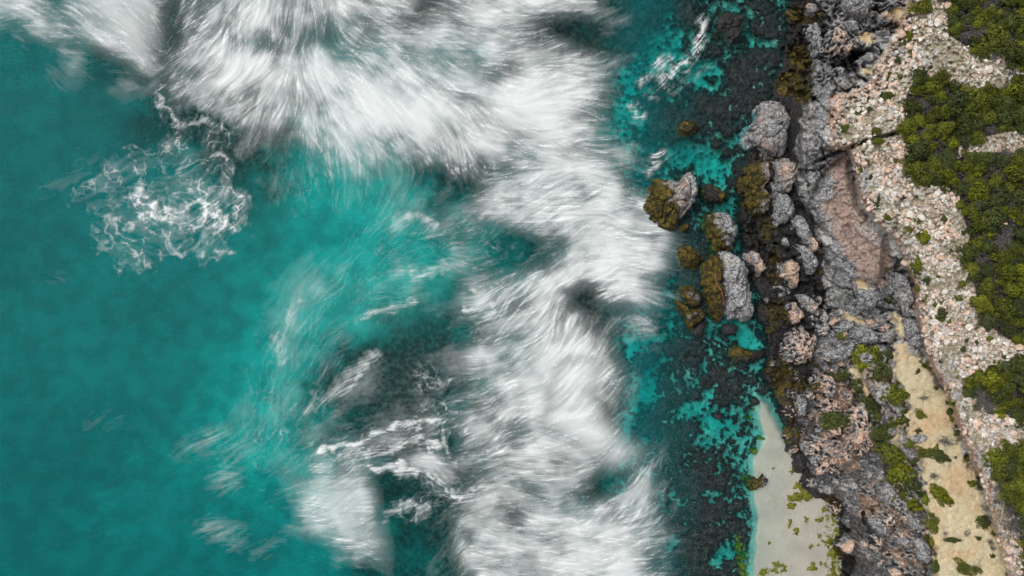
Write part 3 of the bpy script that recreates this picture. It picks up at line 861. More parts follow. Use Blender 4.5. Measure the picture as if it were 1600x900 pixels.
# lace: broken cell walls of foam
def ridge(u, v, sc, seed, wl=0.10):
    a = fbm2((u + 0.55 * sc * w1 * 2) / sc, (v + 0.55 * sc * w2 * 2) / sc, seed, 3, 0.45)
    return 1 - sstep(0.0, wl, np.abs(a))
fa = fbm2(GU / 9, GV / 9, 611, 3); fb = fbm2(GU / 9, GV / 9, 613, 3)
wa = fbm2(GU / 40, GV / 40, 615, 2); wb = fbm2(GU / 40, GV / 40, 617, 2)
f1, f2 = worley2((GU + 40 * wa + 7 * fa) / 38, (GV + 40 * wb + 7 * fb) / 27, 621)
br = fbm2(GU / 22, GV / 22, 641, 3)
br2 = fbm2(GU / 11, GV / 11, 643, 3)
lace = (1 - sstep(0.0, 0.10 + 0.10 * br, f2 - f1)) * np.clip(0.55 + 1.1 * br + 0.5 * br2, 0, 1)
lace = lace + 0.62 * ridge(GU + 8 * fa, GV + 8 * fb, 22, 661, 0.10) * np.clip(0.35 + 1.5 * br2 + 0.6 * br, 0, 1)
lace = lace + 0.4 * ridge(GU + 5 * fb, GV + 5 * fa, 9, 671, 0.13) * np.clip(0.1 + 1.5 * br, 0, 1)
lace = np.clip(lace * (0.92 + 0.16 * S0 + 0.14 * S1), 0, 1)
patch = [(112, 312), (140, 262), (200, 228), (262, 216), (300, 200), (345, 216), (378, 262), (392, 318), (384, 364), (330, 408), (260, 412), (200, 428), (160, 404), (132, 352)]
sp = sdpoly(GU + 34 * w1 + 8 * fa, GV + 34 * w2 + 8 * fb, patch)
pm = sstep(-5, 14, sp + 10 * br2)
rimp = (1 - sstep(0.5, 5, np.abs(sp - 3 + 4 * fa))) * sstep(-0.1, 0.35, fbm2(GU / 24, GV / 24, 651, 3))
core = np.maximum(blob(GU + 14 * fa, GV + 14 * fb, 232, 318, 60, 26, 30, 0.9), 0.75 * blob(GU + 14 * fa, GV + 14 * fb, 340, 340, 44, 50, -20, 0.9))
fade = 0.45 + 0.55 * sstep(110, 230, GU + 40 * w1)
lp = fade * pm * (lace * (0.50 + 0.40 * core) + core * np.clip(0.10 + 0.6 * br2 + 0.6 * br + 0.14 * S1, 0, 1) * 0.9) + 0.36 * rimp * pm
inpatch = sstep(-30, -8, sp)
alpha = alpha * (1 - inpatch) + inpatch * np.clip(lp * 0.95 + 0.04 * pm * fade * (1 + 0.5 * S2 + br), 0, 0.93)
for (x, y, rx, ry, rot, a) in [(690, 660, 56, 28, 0, .85), (785, 478, 44, 44, 0, .8), (320, 205, 50, 26, -20, .6), (690, 742, 44, 30, 40, .7), (650, 795, 40, 16, -20, .5), (680, 590, 40, 26, 0, .3), (800, 760, 70, 110, 0, .35),
                               (740, 380, 60, 40, 0, .3), (780, 270, 50, 22, 0, .4), (450, 655, 70, 60, 0, .25), (440, 725, 34, 14, 10, .5), (830, 330, 90, 40, 0, .25), (1050, 100, 60, 60, 0, .0)]:
    alpha = np.maximum(alpha, np.clip(a * 1.1 * lace * blob(GU + 10 * w1, GV + 10 * w2, x, y, rx, ry, rot, 0.6) * (1 + 0.3 * S2), 0, 0.92))
STR = [([(500, 706), (560, 688), (620, 670), (652, 656), (700, 656)], 5, .7), ([(520, 716), (580, 706), (650, 690), (684, 700)], 5, .55), ([(560, 730), (620, 728), (660, 738), (690, 762), (740, 775)], 5, .65), ([(650, 668), (640, 690), (672, 712), (668, 742)], 4, .5),
       ([(600, 815), (640, 792), (668, 800)], 5, .4), ([(740, 450), (770, 480), (800, 512)], 5, .6), ([(726, 482), (770, 490), (790, 470)], 5, .6), ([(700, 655), (690, 690), (706, 716), (760, 700)], 4, .45), ([(276, 200), (252, 170), (248, 146), (262, 134)], 3, .45), ([(276, 200), (330, 196)], 4, .4),
       ([(704, 250), (716, 270), (740, 262)], 5, .5), ([(480, 640), (520, 610), (556, 580), (590, 556)], 8, .35), ([(540, 610), (570, 574), (584, 566)], 7, .4), ([(470, 470), (440, 520), (436, 560)], 8, .3), ([(640, 430), (700, 418), (740, 420)], 6, .35), ([(560, 500), (600, 480), (640, 470)], 6, .35), ([(610, 356), (650, 340), (676, 348)], 8, .4)]
strd = np.zeros_like(dens)
for pts, r_, a_ in STR:
    strd = np.maximum(strd, a_ * (1 - sstep(0.1 * r_, 2.0 * r_, distline(GU + 16 * w1 + 6 * fa, GV + 16 * w2 + 6 * fb, pts))))
alpha = np.maximum(alpha, np.clip(strd * (0.75 + 0.28 * S1 + 0.2 * S0 + 0.7 * br2), 0, 0.9))
rf = np.clip(blur(reeff, 3) * (0.55 + 0.22 * S1 + 0.18 * S2 + 0.9 * fbm2(GU / 7, GV / 7, 691, 4, 0.6)), 0, 1)
alpha = np.maximum(alpha, sstep(0.04, 0.9, rf) * 0.85)
alpha = alpha * (1 - sstep(0, 1, (LAGF := sstep(1100, 1128, GU))))
# relief: foam stands a hand's breadth above the water, ridged along the streaks
zf = 0.06 + 0.22 * blur(alpha, 5) + 0.10 * alpha + 0.015 * S2
verts = P(GU, GV, zf).reshape(-1, 3)
F = gridfaces(NV, NU)
av = alpha.ravel()
keep = av[F].max(1) > 0.025
cuv = np.stack([GU.ravel(), GV.ravel()], -1)


def foam_part(name, label, sel):
    f = F[sel & keep]
    idx, inv = np.unique(f, return_inverse=True)
    me = mesh_np(name, verts[idx], inv.reshape(-1, 4), dict(foam=av[idx]))
    return tag(obj(name, me, M_FOAM), label, 'foam', None, 'stuff')


fc = cuv[F[:, 0]]
r_patch = inpoly(fc[:, 0], fc[:, 1], [(70, 205), (240, 200), (290, 192), (400, 205), (402, 440), (70, 450)])
r_tl = (fc[:, 0] < 262) & (fc[:, 1] < 150)
r_calm = (fc[:, 0] < 410) & (fc[:, 1] > 450)
r_reef = (fc[:, 0] > 992) & (fc[:, 1] < 275) & ~((fc[:, 0] < 1010) & (fc[:, 1] > 205))
foam_part('foam_patch', 'round lacy white foam patch floating alone on teal water', r_patch)
foam_part('wave_foam', 'soft white wave foam in the top left corner', r_tl & ~r_patch)
foam_part('foam_wisps', 'faint foam wisps on the calm teal water at lower left', r_calm)
foam_part('foam_streak', 'thin white foam streaks over the dark reef near the boulders', r_reef)
foam_part('surf_foam', 'broad streaked white surf foam swirling across the sea', ~(r_patch | r_tl | r_calm | r_reef))

# ------------------------------------------------------------------ headland
lu = np.concatenate([np.arange(1136, 1660, 1.5), [1690, 1740, 1820, 2000, 2400, 3200, 5000, 8800]])
lv = np.concatenate([[-8800, -4000, -1500, -500, -200, -110], np.arange(-60, 962, 1.55), [1000, 1100, 1300, 2000, 4000, 8800]])
LU, LV = np.meshgrid(lu, lv)
LZ, LM = land_height(LU, LV)


def attrs_land(u, v, z, m):
    n = fbm2(u / 18, v / 18, 701, 4); n2 = fbm2(u / 45, v / 45, 721, 3); nf = fbm2(u / 5, v / 5, 741, 3)
    s1, s4 = m['s1'], m['s4']
    wet = np.clip(1.0 - sstep(6, 34, s1 + 10 * n) * 1.0, 0, 1) * 0.95
    wet = np.maximum(wet, 0.92 * (1 - sstep(-8, 6, m['s2'] + 9 * n)) * (1 - 0.5 * sstep(560, 620, v)))
    wet = np.maximum(wet, 0.85 * blob(u, v, 1196, 410, 34, 80, 0, 0.5))
    wet = np.maximum(wet, 0.75 * blob(u, v, 1262, 70, 30, 90, 8, 0.6))
    wet = np.maximum(wet, 0.7 * blob(u, v, 1330, 96, 44, 22, 0, 0.6))
    wet = np.maximum(wet, 0.45 * blob(u, v, 1290, 770, 36, 30, 30, 0.7))
    wet = wet * (1 - m['sand']) * (1 - m['plate'])
    alg = np.zeros_like(u)
    for (x, y, rx, ry, a) in [(1256, 22, 30, 16, .75), (1250, 88, 20, 28, .7), (1234, 130, 24, 20, .8), (1256, 150, 16, 20, .6), (1222, 590, 22, 40, .65), (1240, 600, 24, 24, .6), (1236, 640, 18, 30, .55),
                              (1236, 690, 14, 24, .55), (1200, 360, 20, 30, .5), (1212, 420, 20, 40, .5), (1214, 490, 26, 26, .55), (1250, 780, 20, 16, .8), (1300, 800, 14, 30, .75), (1300, 870, 18, 40, .8), (1270, 795, 20, 12, .6), (1200, 250, 16, 20, .5)]:
        alg = np.maximum(alg, a * blob(u + 8 * n, v + 8 * n2, x, y, rx, ry, 0, 0.6))
    peach = 0.30 + 0.25 * n2
    e = 1 - sstep(4, 22, np.abs(s4 - 6))
    peach = np.maximum(peach * 0.5, e * (0.62 + 0.3 * n2))
    peach = np.maximum(peach, m['plate'] * (0.78 + 0.3 * n2))
    for (x, y, rx, ry, a) in [(1295, 650, 60, 80, .56), (1310, 700, 50, 50, .55), (1385, 790, 60, 50, .60), (1370, 860, 80, 46, .56), (1430, 850, 40, 40, .55), (1310, 160, 14, 12, .9), (1320, 180, 18, 30, .55), (1420, 880, 30, 16, .4)]:
        peach = np.maximum(peach, a * blob(u + 8 * n, v + 8 * n2, x, y, rx, ry, 0, 0.6))
    low = (1 - m['plate']) * (1 - m['slab'])
    bl = sstep(0.45, 0.9, m['br2']) * low
    peach = np.maximum(peach, bl * (0.36 + 0.25 * n + 0.26 * sstep(560, 640, v) + 0.3 * nf))
    peach = peach + 0.35 * nf * low * sstep(600, 700, v)
    peach = peach * (1 - m['slab'] * 0.8) * (1 - 0.7 * wet)
    rg = m['rid2']
    pale = m['plate'] * sstep(2, 16, s4) * (0.22 + 0.6 * n + 0.45 * sstep(0.3, 0.75, rg)) + (1 - m['plate']) * (0.12 + 0.2 * n + 0.34 * sstep(0.35, 0.9, m['br1']) * (1 - wet) + 0.22 * sstep(700, 780, v) * (1 - wet)) + 0.30 * e
    soil = m['plate'] * sstep(4, 20, s4) * (0.92 + 0.6 * n2 - 0.2 * n - 0.70 * sstep(0.3, 0.8, rg))
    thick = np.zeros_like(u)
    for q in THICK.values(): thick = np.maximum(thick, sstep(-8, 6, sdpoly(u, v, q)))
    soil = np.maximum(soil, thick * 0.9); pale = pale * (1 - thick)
    soil = np.maximum(soil, (1 - m['plate']) * sstep(8, 22, m['s3']) * (1 - m['slab']) * (1 - m['slab2']) * sstep(500, 540, v) * 0.35)
    brown = m['brown'] * (0.82 + 0.3 * n) + 0.12 * m['slab2']
    sandm = m['sand'] * (0.95 + 0.2 * n)
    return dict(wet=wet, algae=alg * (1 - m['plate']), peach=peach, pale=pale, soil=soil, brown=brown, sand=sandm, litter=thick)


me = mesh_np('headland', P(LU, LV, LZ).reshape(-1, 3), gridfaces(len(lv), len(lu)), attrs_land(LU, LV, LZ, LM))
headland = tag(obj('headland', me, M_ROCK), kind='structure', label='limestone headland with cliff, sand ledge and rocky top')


def land_z(u, v):
    x = np.interp(u, lu, np.arange(len(lu))); y = np.interp(v, lv, np.arange(len(lv)))
    return bil(LZ, np.atleast_1d(x), np.atleast_1d(y))


def land_z1(u, v):
    return float(land_z(np.array([u]), np.array([v]))[0])


# ------------------------------------------------------------------ boulders
ROCK_ATTR = ('peach', 'pale', 'algae', 'wet', 'sand', 'brown', 'soil')


def boulder(label, poly, h, style='grey', zb=None, name='boulder', group=None, alg=None, peach=0.0, pale=0.15, wet=0.35, brown=0.0, tilt=(0, 0), seed=None, cat='boulder', mat=None, flat=3.0):
    seed = seed if seed is not None else int(abs(poly[0][0] * 7 + poly[0][1] * 13)) % 997
    poly = np.asarray(poly, float)
    c = poly.mean(0)
    if zb is None:
        rr = np.vstack([poly, c[None]])
        zz = land_z(rr[:, 0], rr[:, 1])
        zb = float(np.percentile(zz, 30)) - 0.15
    per = np.hypot(*np.diff(np.vstack([poly, poly[:1]]), axis=0).T).sum()
    n = int(np.clip(per / 1.7, 24, 170))
    o = catmull(poly, n)
    rad = (o - c); rl = np.hypot(rad[:, 0], rad[:, 1]) + 1e-6
    od = np.array([c[0] - 800, c[1] - 450]); od = od / np.hypot(*od)
    side = 0.5 + 0.5 * (rad @ od) / rl
    zs = zb + h * (0.1 + 0.62 * side)
    W = P(o[:, 0], o[:, 1], zs)[:, :2]
    cw = W.mean(0)
    size = np.hypot(*(W - cw).T).mean()
    nr = int(np.clip(size / 0.085, 6, 26))
    ts = np.concatenate([[1.02, 1.02, 1.01], 1 - (np.arange(nr) / nr) ** 1.25 * 1.0])
    zlow = np.concatenate([[-0.9, -0.35, 0.0], np.zeros(nr)])
    vs_ = []
    for k, t in enumerate(ts):
        xy = cw + (W - cw) * t
        tt = min(t, 1.0)
        prof = (1 - tt ** flat) ** 0.62
        z = zb + zlow[k] * max(0.6, h * 0.5) + h * prof
        z = z + prof * h * 0.35 * (((xy - cw) / size) @ np.array(tilt))
        vs_.append(np.column_stack([xy, np.broadcast_to(z, len(xy))]))
    top = np.array([[cw[0], cw[1], zb + h]])
    v = np.vstack(vs_ + [top])
    m = len(ts)
    i = np.arange(m * n).reshape(m, n)
    j = np.roll(i, -1, 1)
    # orientation: photo polygons may run either way
    A = 0.5 * np.sum(W[:, 0] * np.roll(W[:, 1], -1) - np.roll(W[:, 0], -1) * W[:, 1])
    q = np.stack([i[:-1], j[:-1], j[1:], i[1:]], -1).reshape(-1, 4)
    tcap = np.stack([i[-1], j[-1], np.full(n, m * n)], -1)
    bcap_c = m * n + 1
    v = np.vstack([v, [[cw[0], cw[1], v[:n, 2].min()]]])
    bcap = np.stack([j[0], i[0], np.full(n, bcap_c)], -1)
    tri = np.vstack([q[:, [0, 1, 2]], q[:, [0, 2, 3]], tcap, bcap])
    if A < 0: tri = tri[:, ::-1]
    # displacement
    hh = np.clip((v[:, 2] - zb) / max(h, 0.1), 0, 1.3)
    out = np.column_stack([(v[:, :2] - cw) / size, 0.25 + hh * 0.9]); out /= np.linalg.norm(out, axis=1)[:, None] + 1e-6
    p = v.copy()
    amp = np.clip(size * 0.16, 0.05, 0.34)
    big = fbm3(p, 0.9 / max(size, 0.5), seed, 3)
    med = fbm3(p, 1.8, seed + 20, 4, 0.6)
    wf1, wf2 = worley3(p + 0.25 * med[:, None], 0.85 / max(size * 0.55, 0.35), seed + 40)
    crack = 1 - sstep(0.0, 0.13, wf2 - wf1)
    fin = fbm3(p, 5.5, seed + 60, 2)
    fac = cellrand3(p + 0.25 * med[:, None], 0.85 / max(size * 0.55, 0.35), seed + 40) - 0.5
    disp = amp * (0.9 * big + 0.5 * med + 1.3 * fac + 0.5 * (0.5 - wf1) - 0.85 * crack + 0.30 * fin)
    pit = np.zeros(len(v))
    if style == 'pitted':
        f1, f2 = worley3(p + 0.12 * med[:, None], 2.6, seed + 80)
        pit = 1 - sstep(0.22, 0.58, f1)
        e1, e2 = worley3(p, 5.2, seed + 90)
        pit = np.maximum(pit, 0.6 * (1 - sstep(0.2, 0.5, e1)))
        disp = disp - 0.30 * pit
    if style == 'strata':
        a = random.Random(seed).uniform(0.3, 1.1)
        q_ = p @ np.array([[math.cos(a), -math.sin(a), 0], [math.sin(a), math.cos(a), 0], [0.2, 0.3, 1.0]])
        rg = vn3(q_[:, 0] * 0.9, q_[:, 1] * 4.6, q_[:, 2] * 1.2, seed + 81)
        disp = disp + 0.16 * rg - 0.12 * (1 - sstep(0, 0.25, np.abs(rg)))
    if style == 'algae':
        disp = disp + 0.10 * fbm3(p, 6.0, seed + 84, 3) + 0.10 * med
    if style == 'smooth':
        disp = disp * 0.5
    v = v + out * disp[:, None]
    hr = sstep(0.0, 0.5, hh)
    wet_shade = np.clip(1 - hh * 2.2, 0, 1) * wet + max(0, wet - 0.45) * 1.7 + 0.5 * crack * (wet > 0.1) + 0.75 * pit * (style == 'pitted')  # wet foot, plus shade of cracks and pits put into the colour
    if alg is None:
        algv = np.zeros(len(v))
    else:
        ax, ay, off, amt = alg           # direction (photo sense, x right, y down), offset, strength
        dd = ((v[:, :2] - cw) / size) @ np.array([ax, -ay])
        algv = amt * sstep(-0.75, 0.75, dd + off + 0.9 * med + 0.4 * big)
        algv = np.maximum(algv, amt * 0.8 * (1 - sstep(0.2, 0.6, hh + 0.3 * med)))
    palev = np.clip(pale + 0.35 * big, 0, 1) * hr
    peachv = np.clip(peach + 0.35 * med + 0.2 * big - 0.9 * pit, -0.2, 1) * hr if peach > 0 else np.zeros(len(v))
    brownv = np.clip(brown + 0.5 * big, 0, 1) if brown > 0 else np.zeros(len(v))
    base = np.array([cw[0], cw[1], zb])
    zero = np.zeros(len(v))
    me = mesh_np(name, v - base, tri, dict(peach=peachv, pale=palev, algae=algv, wet=np.clip(wet_shade, 0, 1), sand=zero, brown=brownv, soil=zero, litter=zero))
    ob = obj(name, me, mat or M_ROCK, None, base)
    return tag(ob, label, cat, group)


def ORDN(n):
    one = 'first second third fourth fifth sixth seventh eighth ninth tenth eleventh twelfth thirteenth fourteenth fifteenth sixteenth seventeenth eighteenth nineteenth'.split()
    ten = ['', '', 'twent', 'thirt', 'fort', 'fift']
    if n < 20: return one[n - 1]
    return ten[n // 10] + 'ieth' if n % 10 == 0 else ten[n // 10] + 'y-' + one[n % 10 - 1]


# rocks standing in or at the water
boulder('large rounded grey boulder with pinkish top at the waterline', [(1197, 154), (1220, 152), (1236, 161), (1243, 175), (1241, 196), (1233, 212), (1231, 230), (1216, 246), (1193, 243), (1167, 225), (1161, 211), (1172, 189), (1184, 180), (1188, 163)], 2.6, 'grey', zb=0.3, brown=0.32, pale=0.12, wet=0.15, tilt=(-0.2, 0.2))
boulder('long mustard algae covered boulder below the large grey one', [(1176, 254), (1196, 249), (1207, 260), (1209, 274), (1199, 284), (1198, 298), (1206, 316), (1203, 330), (1190, 340), (1176, 340), (1164, 328), (1160, 312), (1158, 296), (1155, 288), (1162, 268)], 1.7, 'algae', zb=0.35, alg=(-1, 0, 0.25, .9), brown=0.5, wet=0.1)
boulder('peach and grey boulder with orange flakes beside the mustard boulder', [(1212, 254), (1226, 243), (1240, 246), (1248, 260), (1244, 280), (1234, 298), (1222, 300), (1211, 291), (1209, 270)], 1.7, 'strata', zb=0.5, peach=0.42, pale=0.1, wet=0.1)
boulder('grey block wedged under the peach and grey boulder', [(1198, 281), (1210, 291), (1220, 302), (1210, 312), (1201, 300)], 1.0, 'grey', zb=0.1)
boulder('wedge shaped rock in the surf, green algae left and white crown right', [(1028, 280), (1046, 276), (1064, 276), (1080, 268), (1088, 274), (1093, 288), (1090, 316), (1076, 336), (1060, 352), (1048, 358), (1036, 352), (1000, 328), (1014, 310), (1013, 298), (1020, 288)], 2.0, 'algae', zb=-0.12, alg=(-1, 0.35, 0.0, .8), brown=0.6, pale=0.12, wet=0.15, tilt=(0.35, 0.1))
boulder('pale pitted crown block on the wedge shaped surf rock', [(1066, 280), (1080, 269), (1088, 275), (1092, 288), (1090, 304), (1082, 312), (1074, 300)], 1.2, 'pitted', zb=1.1, peach=0.25, pale=0.45, wet=0.1)
boulder('small mustard rock at the foot of the wedge rock', [(1064, 352), (1074, 348), (1078, 356), (1072, 363), (1064, 361)], 0.7, 'algae', zb=-0.12, alg=(0, 0, 1, .9))
boulder('low black wedge rock between the surf rock and mustard boulder', [(1100, 288), (1116, 289), (1134, 302), (1134, 314), (1120, 316), (1104, 316), (1096, 308)], 0.8, 'grey', zb=-0.12, wet=1.0, pale=0, alg=(1, -0.2, -0.25, .8))
boulder('small round algae rock alone in teal water', [(1058, 206), (1063, 194), (1072, 188), (1084, 188), (1090, 198), (1086, 210), (1072, 214)], 0.9, 'algae', zb=-0.12, alg=(0, 0, 0.35, .8), wet=0.95, brown=0.3, pale=0)
boulder('grey topped rock with mustard algae on its seaward foot', [(1102, 334), (1123, 328), (1148, 335), (1157, 358), (1150, 377), (1142, 392), (1117, 394), (1107, 373), (1100, 357)], 1.9, 'grey', zb=-0.4, alg=(-0.8, 0.6, -0.05, .95), wet=0.4, pale=0.14)
boulder('rounded algae rock at the end of the surf', [(1058, 392), (1072, 382), (1088, 390), (1100, 400), (1096, 412), (1086, 420), (1068, 418), (1062, 410)], 1.1, 'algae', zb=-0.12, alg=(0, 0, 0.6, .85), wet=0.5, brown=0.3)
boulder('upper half of the split dark algae rock', [(1062, 448), (1080, 446), (1092, 454), (1098, 466), (1096, 480), (1082, 480), (1070, 472), (1062, 460)], 1.2, 'algae', zb=-0.12, alg=(0, 0, 0.4, .75), wet=0.7, brown=0.2)
boulder('lower half of the split dark algae rock', [(1054, 470), (1064, 472), (1078, 482), (1096, 482), (1105, 488), (1100, 500), (1084, 514), (1074, 510), (1068, 498), (1056, 480)], 1.1, 'algae', zb=-0.12, alg=(0, 0, 0.4, .8), wet=0.7, brown=0.2)
boulder('mustard yellow algae ledge beside the pale grey slab', [(1098, 416), (1108, 408), (1116, 394), (1128, 396), (1126, 420), (1130, 440), (1134, 470), (1134, 490), (1128, 502), (1116, 500), (1108, 484), (1101, 450)], 1.4, 'algae', zb=-0.12, alg=(-1, 0, 0.55, 1.0), brown=0.45, wet=0.1)
pale_slab = boulder('big pale grey creviced boulder with a mustard ledge on its seaward side', [(1122, 400), (1128, 390), (1140, 390), (1154, 400), (1166, 414), (1172, 430), (1178, 448), (1179, 472), (1179, 492), (1168, 499), (1152, 496), (1136, 500), (1130, 480), (1128, 450), (1122, 425)], 2.2, 'strata', zb=-0.2, pale=0.34, wet=0.1)
boulder('dark rock standing in teal shallows below the pale boulder', [(1130, 508), (1146, 506), (1156, 512), (1146, 524), (1132, 524)], 0.45, 'grey', zb=-0.12, wet=1.0, pale=0)
boulder('dark rock awash at the foot of the split algae rock', [(1082, 512), (1098, 504), (1102, 518), (1092, 528), (1082, 524)], 0.5, 'grey', zb=-0.12, wet=1.0, pale=0)
boulder('low mustard and black rock at the top of the sandy lagoon', [(1140, 546), (1150, 541), (1170, 546), (1196, 550), (1200, 558), (1180, 566), (1160, 568), (1144, 562)], 0.8, 'algae', zb=-0.4, alg=(-0.4, -0.8, 0.1, .8), wet=0.95, pale=0)
boulder('black rock breaking the surface near the top edge', [(1124, 20), (1142, 18), (1152, 20), (1168, 38), (1162, 58), (1150, 60), (1140, 70), (1130, 58), (1116, 52), (1122, 42), (1114, 34)], 0.42, 'strata', zb=-0.22, wet=1.0, pale=0, alg=(0.5, 0, -0.75, .6))
boulder('small submerged black rock left of the lagoon, upper one', [(1098, 586), (1106, 584), (1110, 592), (1104, 596)], 0.4, 'grey', zb=-0.55, wet=1, pale=0)
boulder('oval dark stone lying in bright teal shallows', [(1114, 648), (1126, 646), (1133, 652), (1126, 657), (1116, 654)], 0.45, 'grey', zb=-0.12, wet=0.9, pale=0)
boulder('small dark round stone under the teal shallows', [(1082, 614), (1090, 612), (1094, 620), (1086, 624)], 0.4, 'grey', zb=-0.55, wet=1, pale=0)
boulder('dark stone at the upper tip of the sandy lagoon', [(1172, 622), (1184, 622), (1188, 630), (1178, 634)], 0.5, 'grey', zb=-0.3, wet=0.9, pale=0)
boulder('little knobbly algae rock alone on the lagoon sand', [(1168, 750), (1176, 744), (1184, 748), (1192, 742), (1200, 750), (1198, 760), (1186, 764), (1172, 766)], 0.7, 'algae', zb=-0.2, alg=(-1, 0, 0.3, .85), wet=0.7, pale=0)

# talus and blocks along the foot of the cliff
G = 'fallen blocks along the foot of the cliff'
boulder('dark grey angular block right of the mustard boulder', [(1210, 306), (1228, 300), (1240, 310), (1247, 328), (1234, 345), (1222, 352), (1208, 345)], 1.5, 'grey', zb=0.2, wet=0.45, pale=0.02)
boulder('dark grey block leaning on the cliff slab', [(1238, 346), (1252, 336), (1262, 352), (1272, 372), (1266, 384), (1250, 378), (1240, 366)], 1.4, 'grey', zb=0.5, wet=0.3, pale=0.05)
boulder('grey block in the shadowed gully under the slab', [(1244, 386), (1260, 384), (1276, 398), (1282, 416), (1268, 428), (1254, 416)], 1.3, 'grey', zb=0.6, wet=0.3, pale=0.08)
boulder('striped peach boulder leaning right of the pale boulder', [(1162, 400), (1174, 390), (1186, 398), (1200, 418), (1198, 428), (1186, 434), (1172, 416)], 1.5, 'strata', zb=0.1, peach=0.5, wet=0.2)
boulder('tall peach boulder in the dark talus', [(1226, 404), (1240, 401), (1250, 414), (1252, 436), (1242, 450), (1226, 440), (1216, 430)], 1.6, 'strata', zb=0.3, peach=0.55, wet=0.3)
boulder('small peach block against the grey cliff slab', [(1264, 375), (1275, 372), (1279, 390), (1268, 393)], 0.9, 'strata', zb=1.3, peach=0.6, wet=0.1)
boulder('small grey stone in the dark talus, left of two', [(1194, 373), (1206, 374), (1210, 392), (1198, 398), (1192, 386)], 0.9, 'grey', zb=0.1, wet=0.6, pale=0)
boulder('small grey stone in the dark talus, right of two', [(1212, 372), (1224, 368), (1236, 382), (1232, 388), (1220, 387)], 0.9, 'grey', zb=0.3, wet=0.5, pale=0.05)
boulder('olive brown stone in the dark talus', [(1206, 448), (1224, 446), (1232, 460), (1222, 468), (1208, 464)], 0.9, 'smooth', zb=0.1, brown=0.3, wet=0.5, alg=(0, 0, 0.0, .5), pale=0)
boulder('cream and orange boulder at the lower end of the talus', [(1226, 473), (1244, 474), (1260, 490), (1254, 504), (1238, 508), (1226, 498)], 1.4, 'strata', zb=0.4, peach=0.55, pale=0.2, wet=0.2)
boulder('grey and peach boulder right of the cream and orange one', [(1246, 464), (1262, 461), (1280, 474), (1278, 490), (1264, 490)], 1.3, 'strata', zb=0.7, peach=0.35, wet=0.2)
boulder('round honeycombed peach boulder above the lagoon', [(1216, 532), (1236, 516), (1262, 512), (1278, 526), (1277, 552), (1262, 568), (1240, 574), (1222, 562)], 2.0, 'pitted', zb=0.4, peach=0.66, pale=0.1, wet=0.3)
boulder('dark grey rock right of the honeycombed boulder', [(1280, 518), (1300, 514), (1312, 528), (1304, 546), (1284, 550), (1278, 536)], 1.4, 'grey', pale=0.12, wet=0.2)
boulder('dark grey rock between the rubble and the cliff slab', [(1303, 512), (1316, 500), (1338, 502), (1334, 514), (1312, 521)], 1.2, 'grey', pale=0.02, wet=0.4)
boulder('rounded speckled grey boulder above the dark shrubs', [(1330, 514), (1350, 508), (1372, 520), (1382, 534), (1364, 541), (1336, 536)], 1.5, 'grey', pale=0.16, wet=0.15)
boulder('grey pitted block below the two dark grey rocks', [(1280, 546), (1310, 536), (1337, 546), (1336, 560), (1312, 567), (1286, 562)], 1.3, 'grey', pale=0.22, wet=0.2)
boulder('grey stone at the head of the sand path', [(1364, 545), (1382, 540), (1391, 553), (1377, 561)], 1.0, 'grey', pale=0.2, wet=0.15)
boulder('big speckled grey nose at the foot of the brown slab', [(1316, 448), (1345, 444), (1378, 456), (1383, 470), (1372, 483), (1350, 487), (1330, 479), (1317, 464)], 1.6, 'grey', pale=0.2, wet=0.15)
boulder('tall grey rock between the slab and the peach rim', [(1393, 424), (1408, 428), (1422, 452), (1430, 478), (1414, 482), (1402, 464), (1394, 446)], 1.6, 'grey', pale=0.12, wet=0.2)
boulder('low brown stone at the start of the sand path', [(1378, 494), (1395, 487), (1399, 497), (1384, 502)], 0.6, 'smooth', brown=0.4, pale=0.1, wet=0.1)
boulder('flat grey rock under the rim beside the sand path', [(1412, 502), (1430, 497), (1446, 512), (1451, 540), (1434, 550), (1416, 540)], 1.2, 'grey', pale=0.1, wet=0.15)
boulder('peach and grey block at the top of the shore', [(1288, 46), (1302, 42), (1322, 46), (1334, 62), (1334, 84), (1318, 94), (1294, 92), (1284, 76)], 1.9, 'pitted', peach=0.55, pale=0.2, wet=0.3)
boulder('grey block cut by the top edge of the picture', [(1320, -8), (1360, -10), (1366, 14), (1356, 28), (1332, 31), (1317, 18)], 1.8, 'strata', peach=0.25, pale=0.15, wet=0.25)
boulder('small grey block between the two upper peach and grey blocks', [(1318, 34), (1334, 31), (1342, 40), (1338, 52), (1324, 50)], 1.1, 'grey', pale=0.18, wet=0.2)
boulder('dark grey rock above the mustard algae at the top shore', [(1258, 42), (1270, 33), (1284, 38), (1284, 70), (1274, 92), (1262, 78)], 1.6, 'strata', pale=0.05, wet=0.45)
boulder('wet brown rock under the overhang by the top shore', [(1270, 96), (1290, 100), (1284, 128), (1270, 140), (1262, 120)], 1.0, 'grey', pale=0, wet=0.7, alg=(-1, 0, -0.3, .6))
boulder('pitted peach column beside the dark shrubs', [(1318, 640), (1336, 630), (1350, 632), (1354, 650), (1362, 665), (1366, 690), (1368, 704), (1358, 712), (1346, 700), (1336, 690), (1324, 665)], 1.7, 'pitted', peach=0.68, pale=0.35, wet=0.2)
boulder('pitted peach block left of the small dark shrub', [(1280, 616), (1300, 614), (1316, 630), (1314, 646), (1286, 648), (1274, 634)], 1.5, 'pitted', peach=0.75, pale=0.2, wet=0.3)
boulder('large honeycombed grey and peach rock above the green lagoon weed', [(1252, 682), (1290, 680), (1325, 690), (1332, 706), (1318, 735), (1290, 746), (1264, 742), (1252, 715)], 2.0, 'pitted', peach=0.66, pale=0.24, wet=0.3)
boulder('small peach pitted block below the grey pitted block', [(1280, 586), (1300, 587), (1312, 603), (1292, 610), (1278, 602)], 1.1, 'pitted', peach=0.66, pale=0.25, wet=0.3)
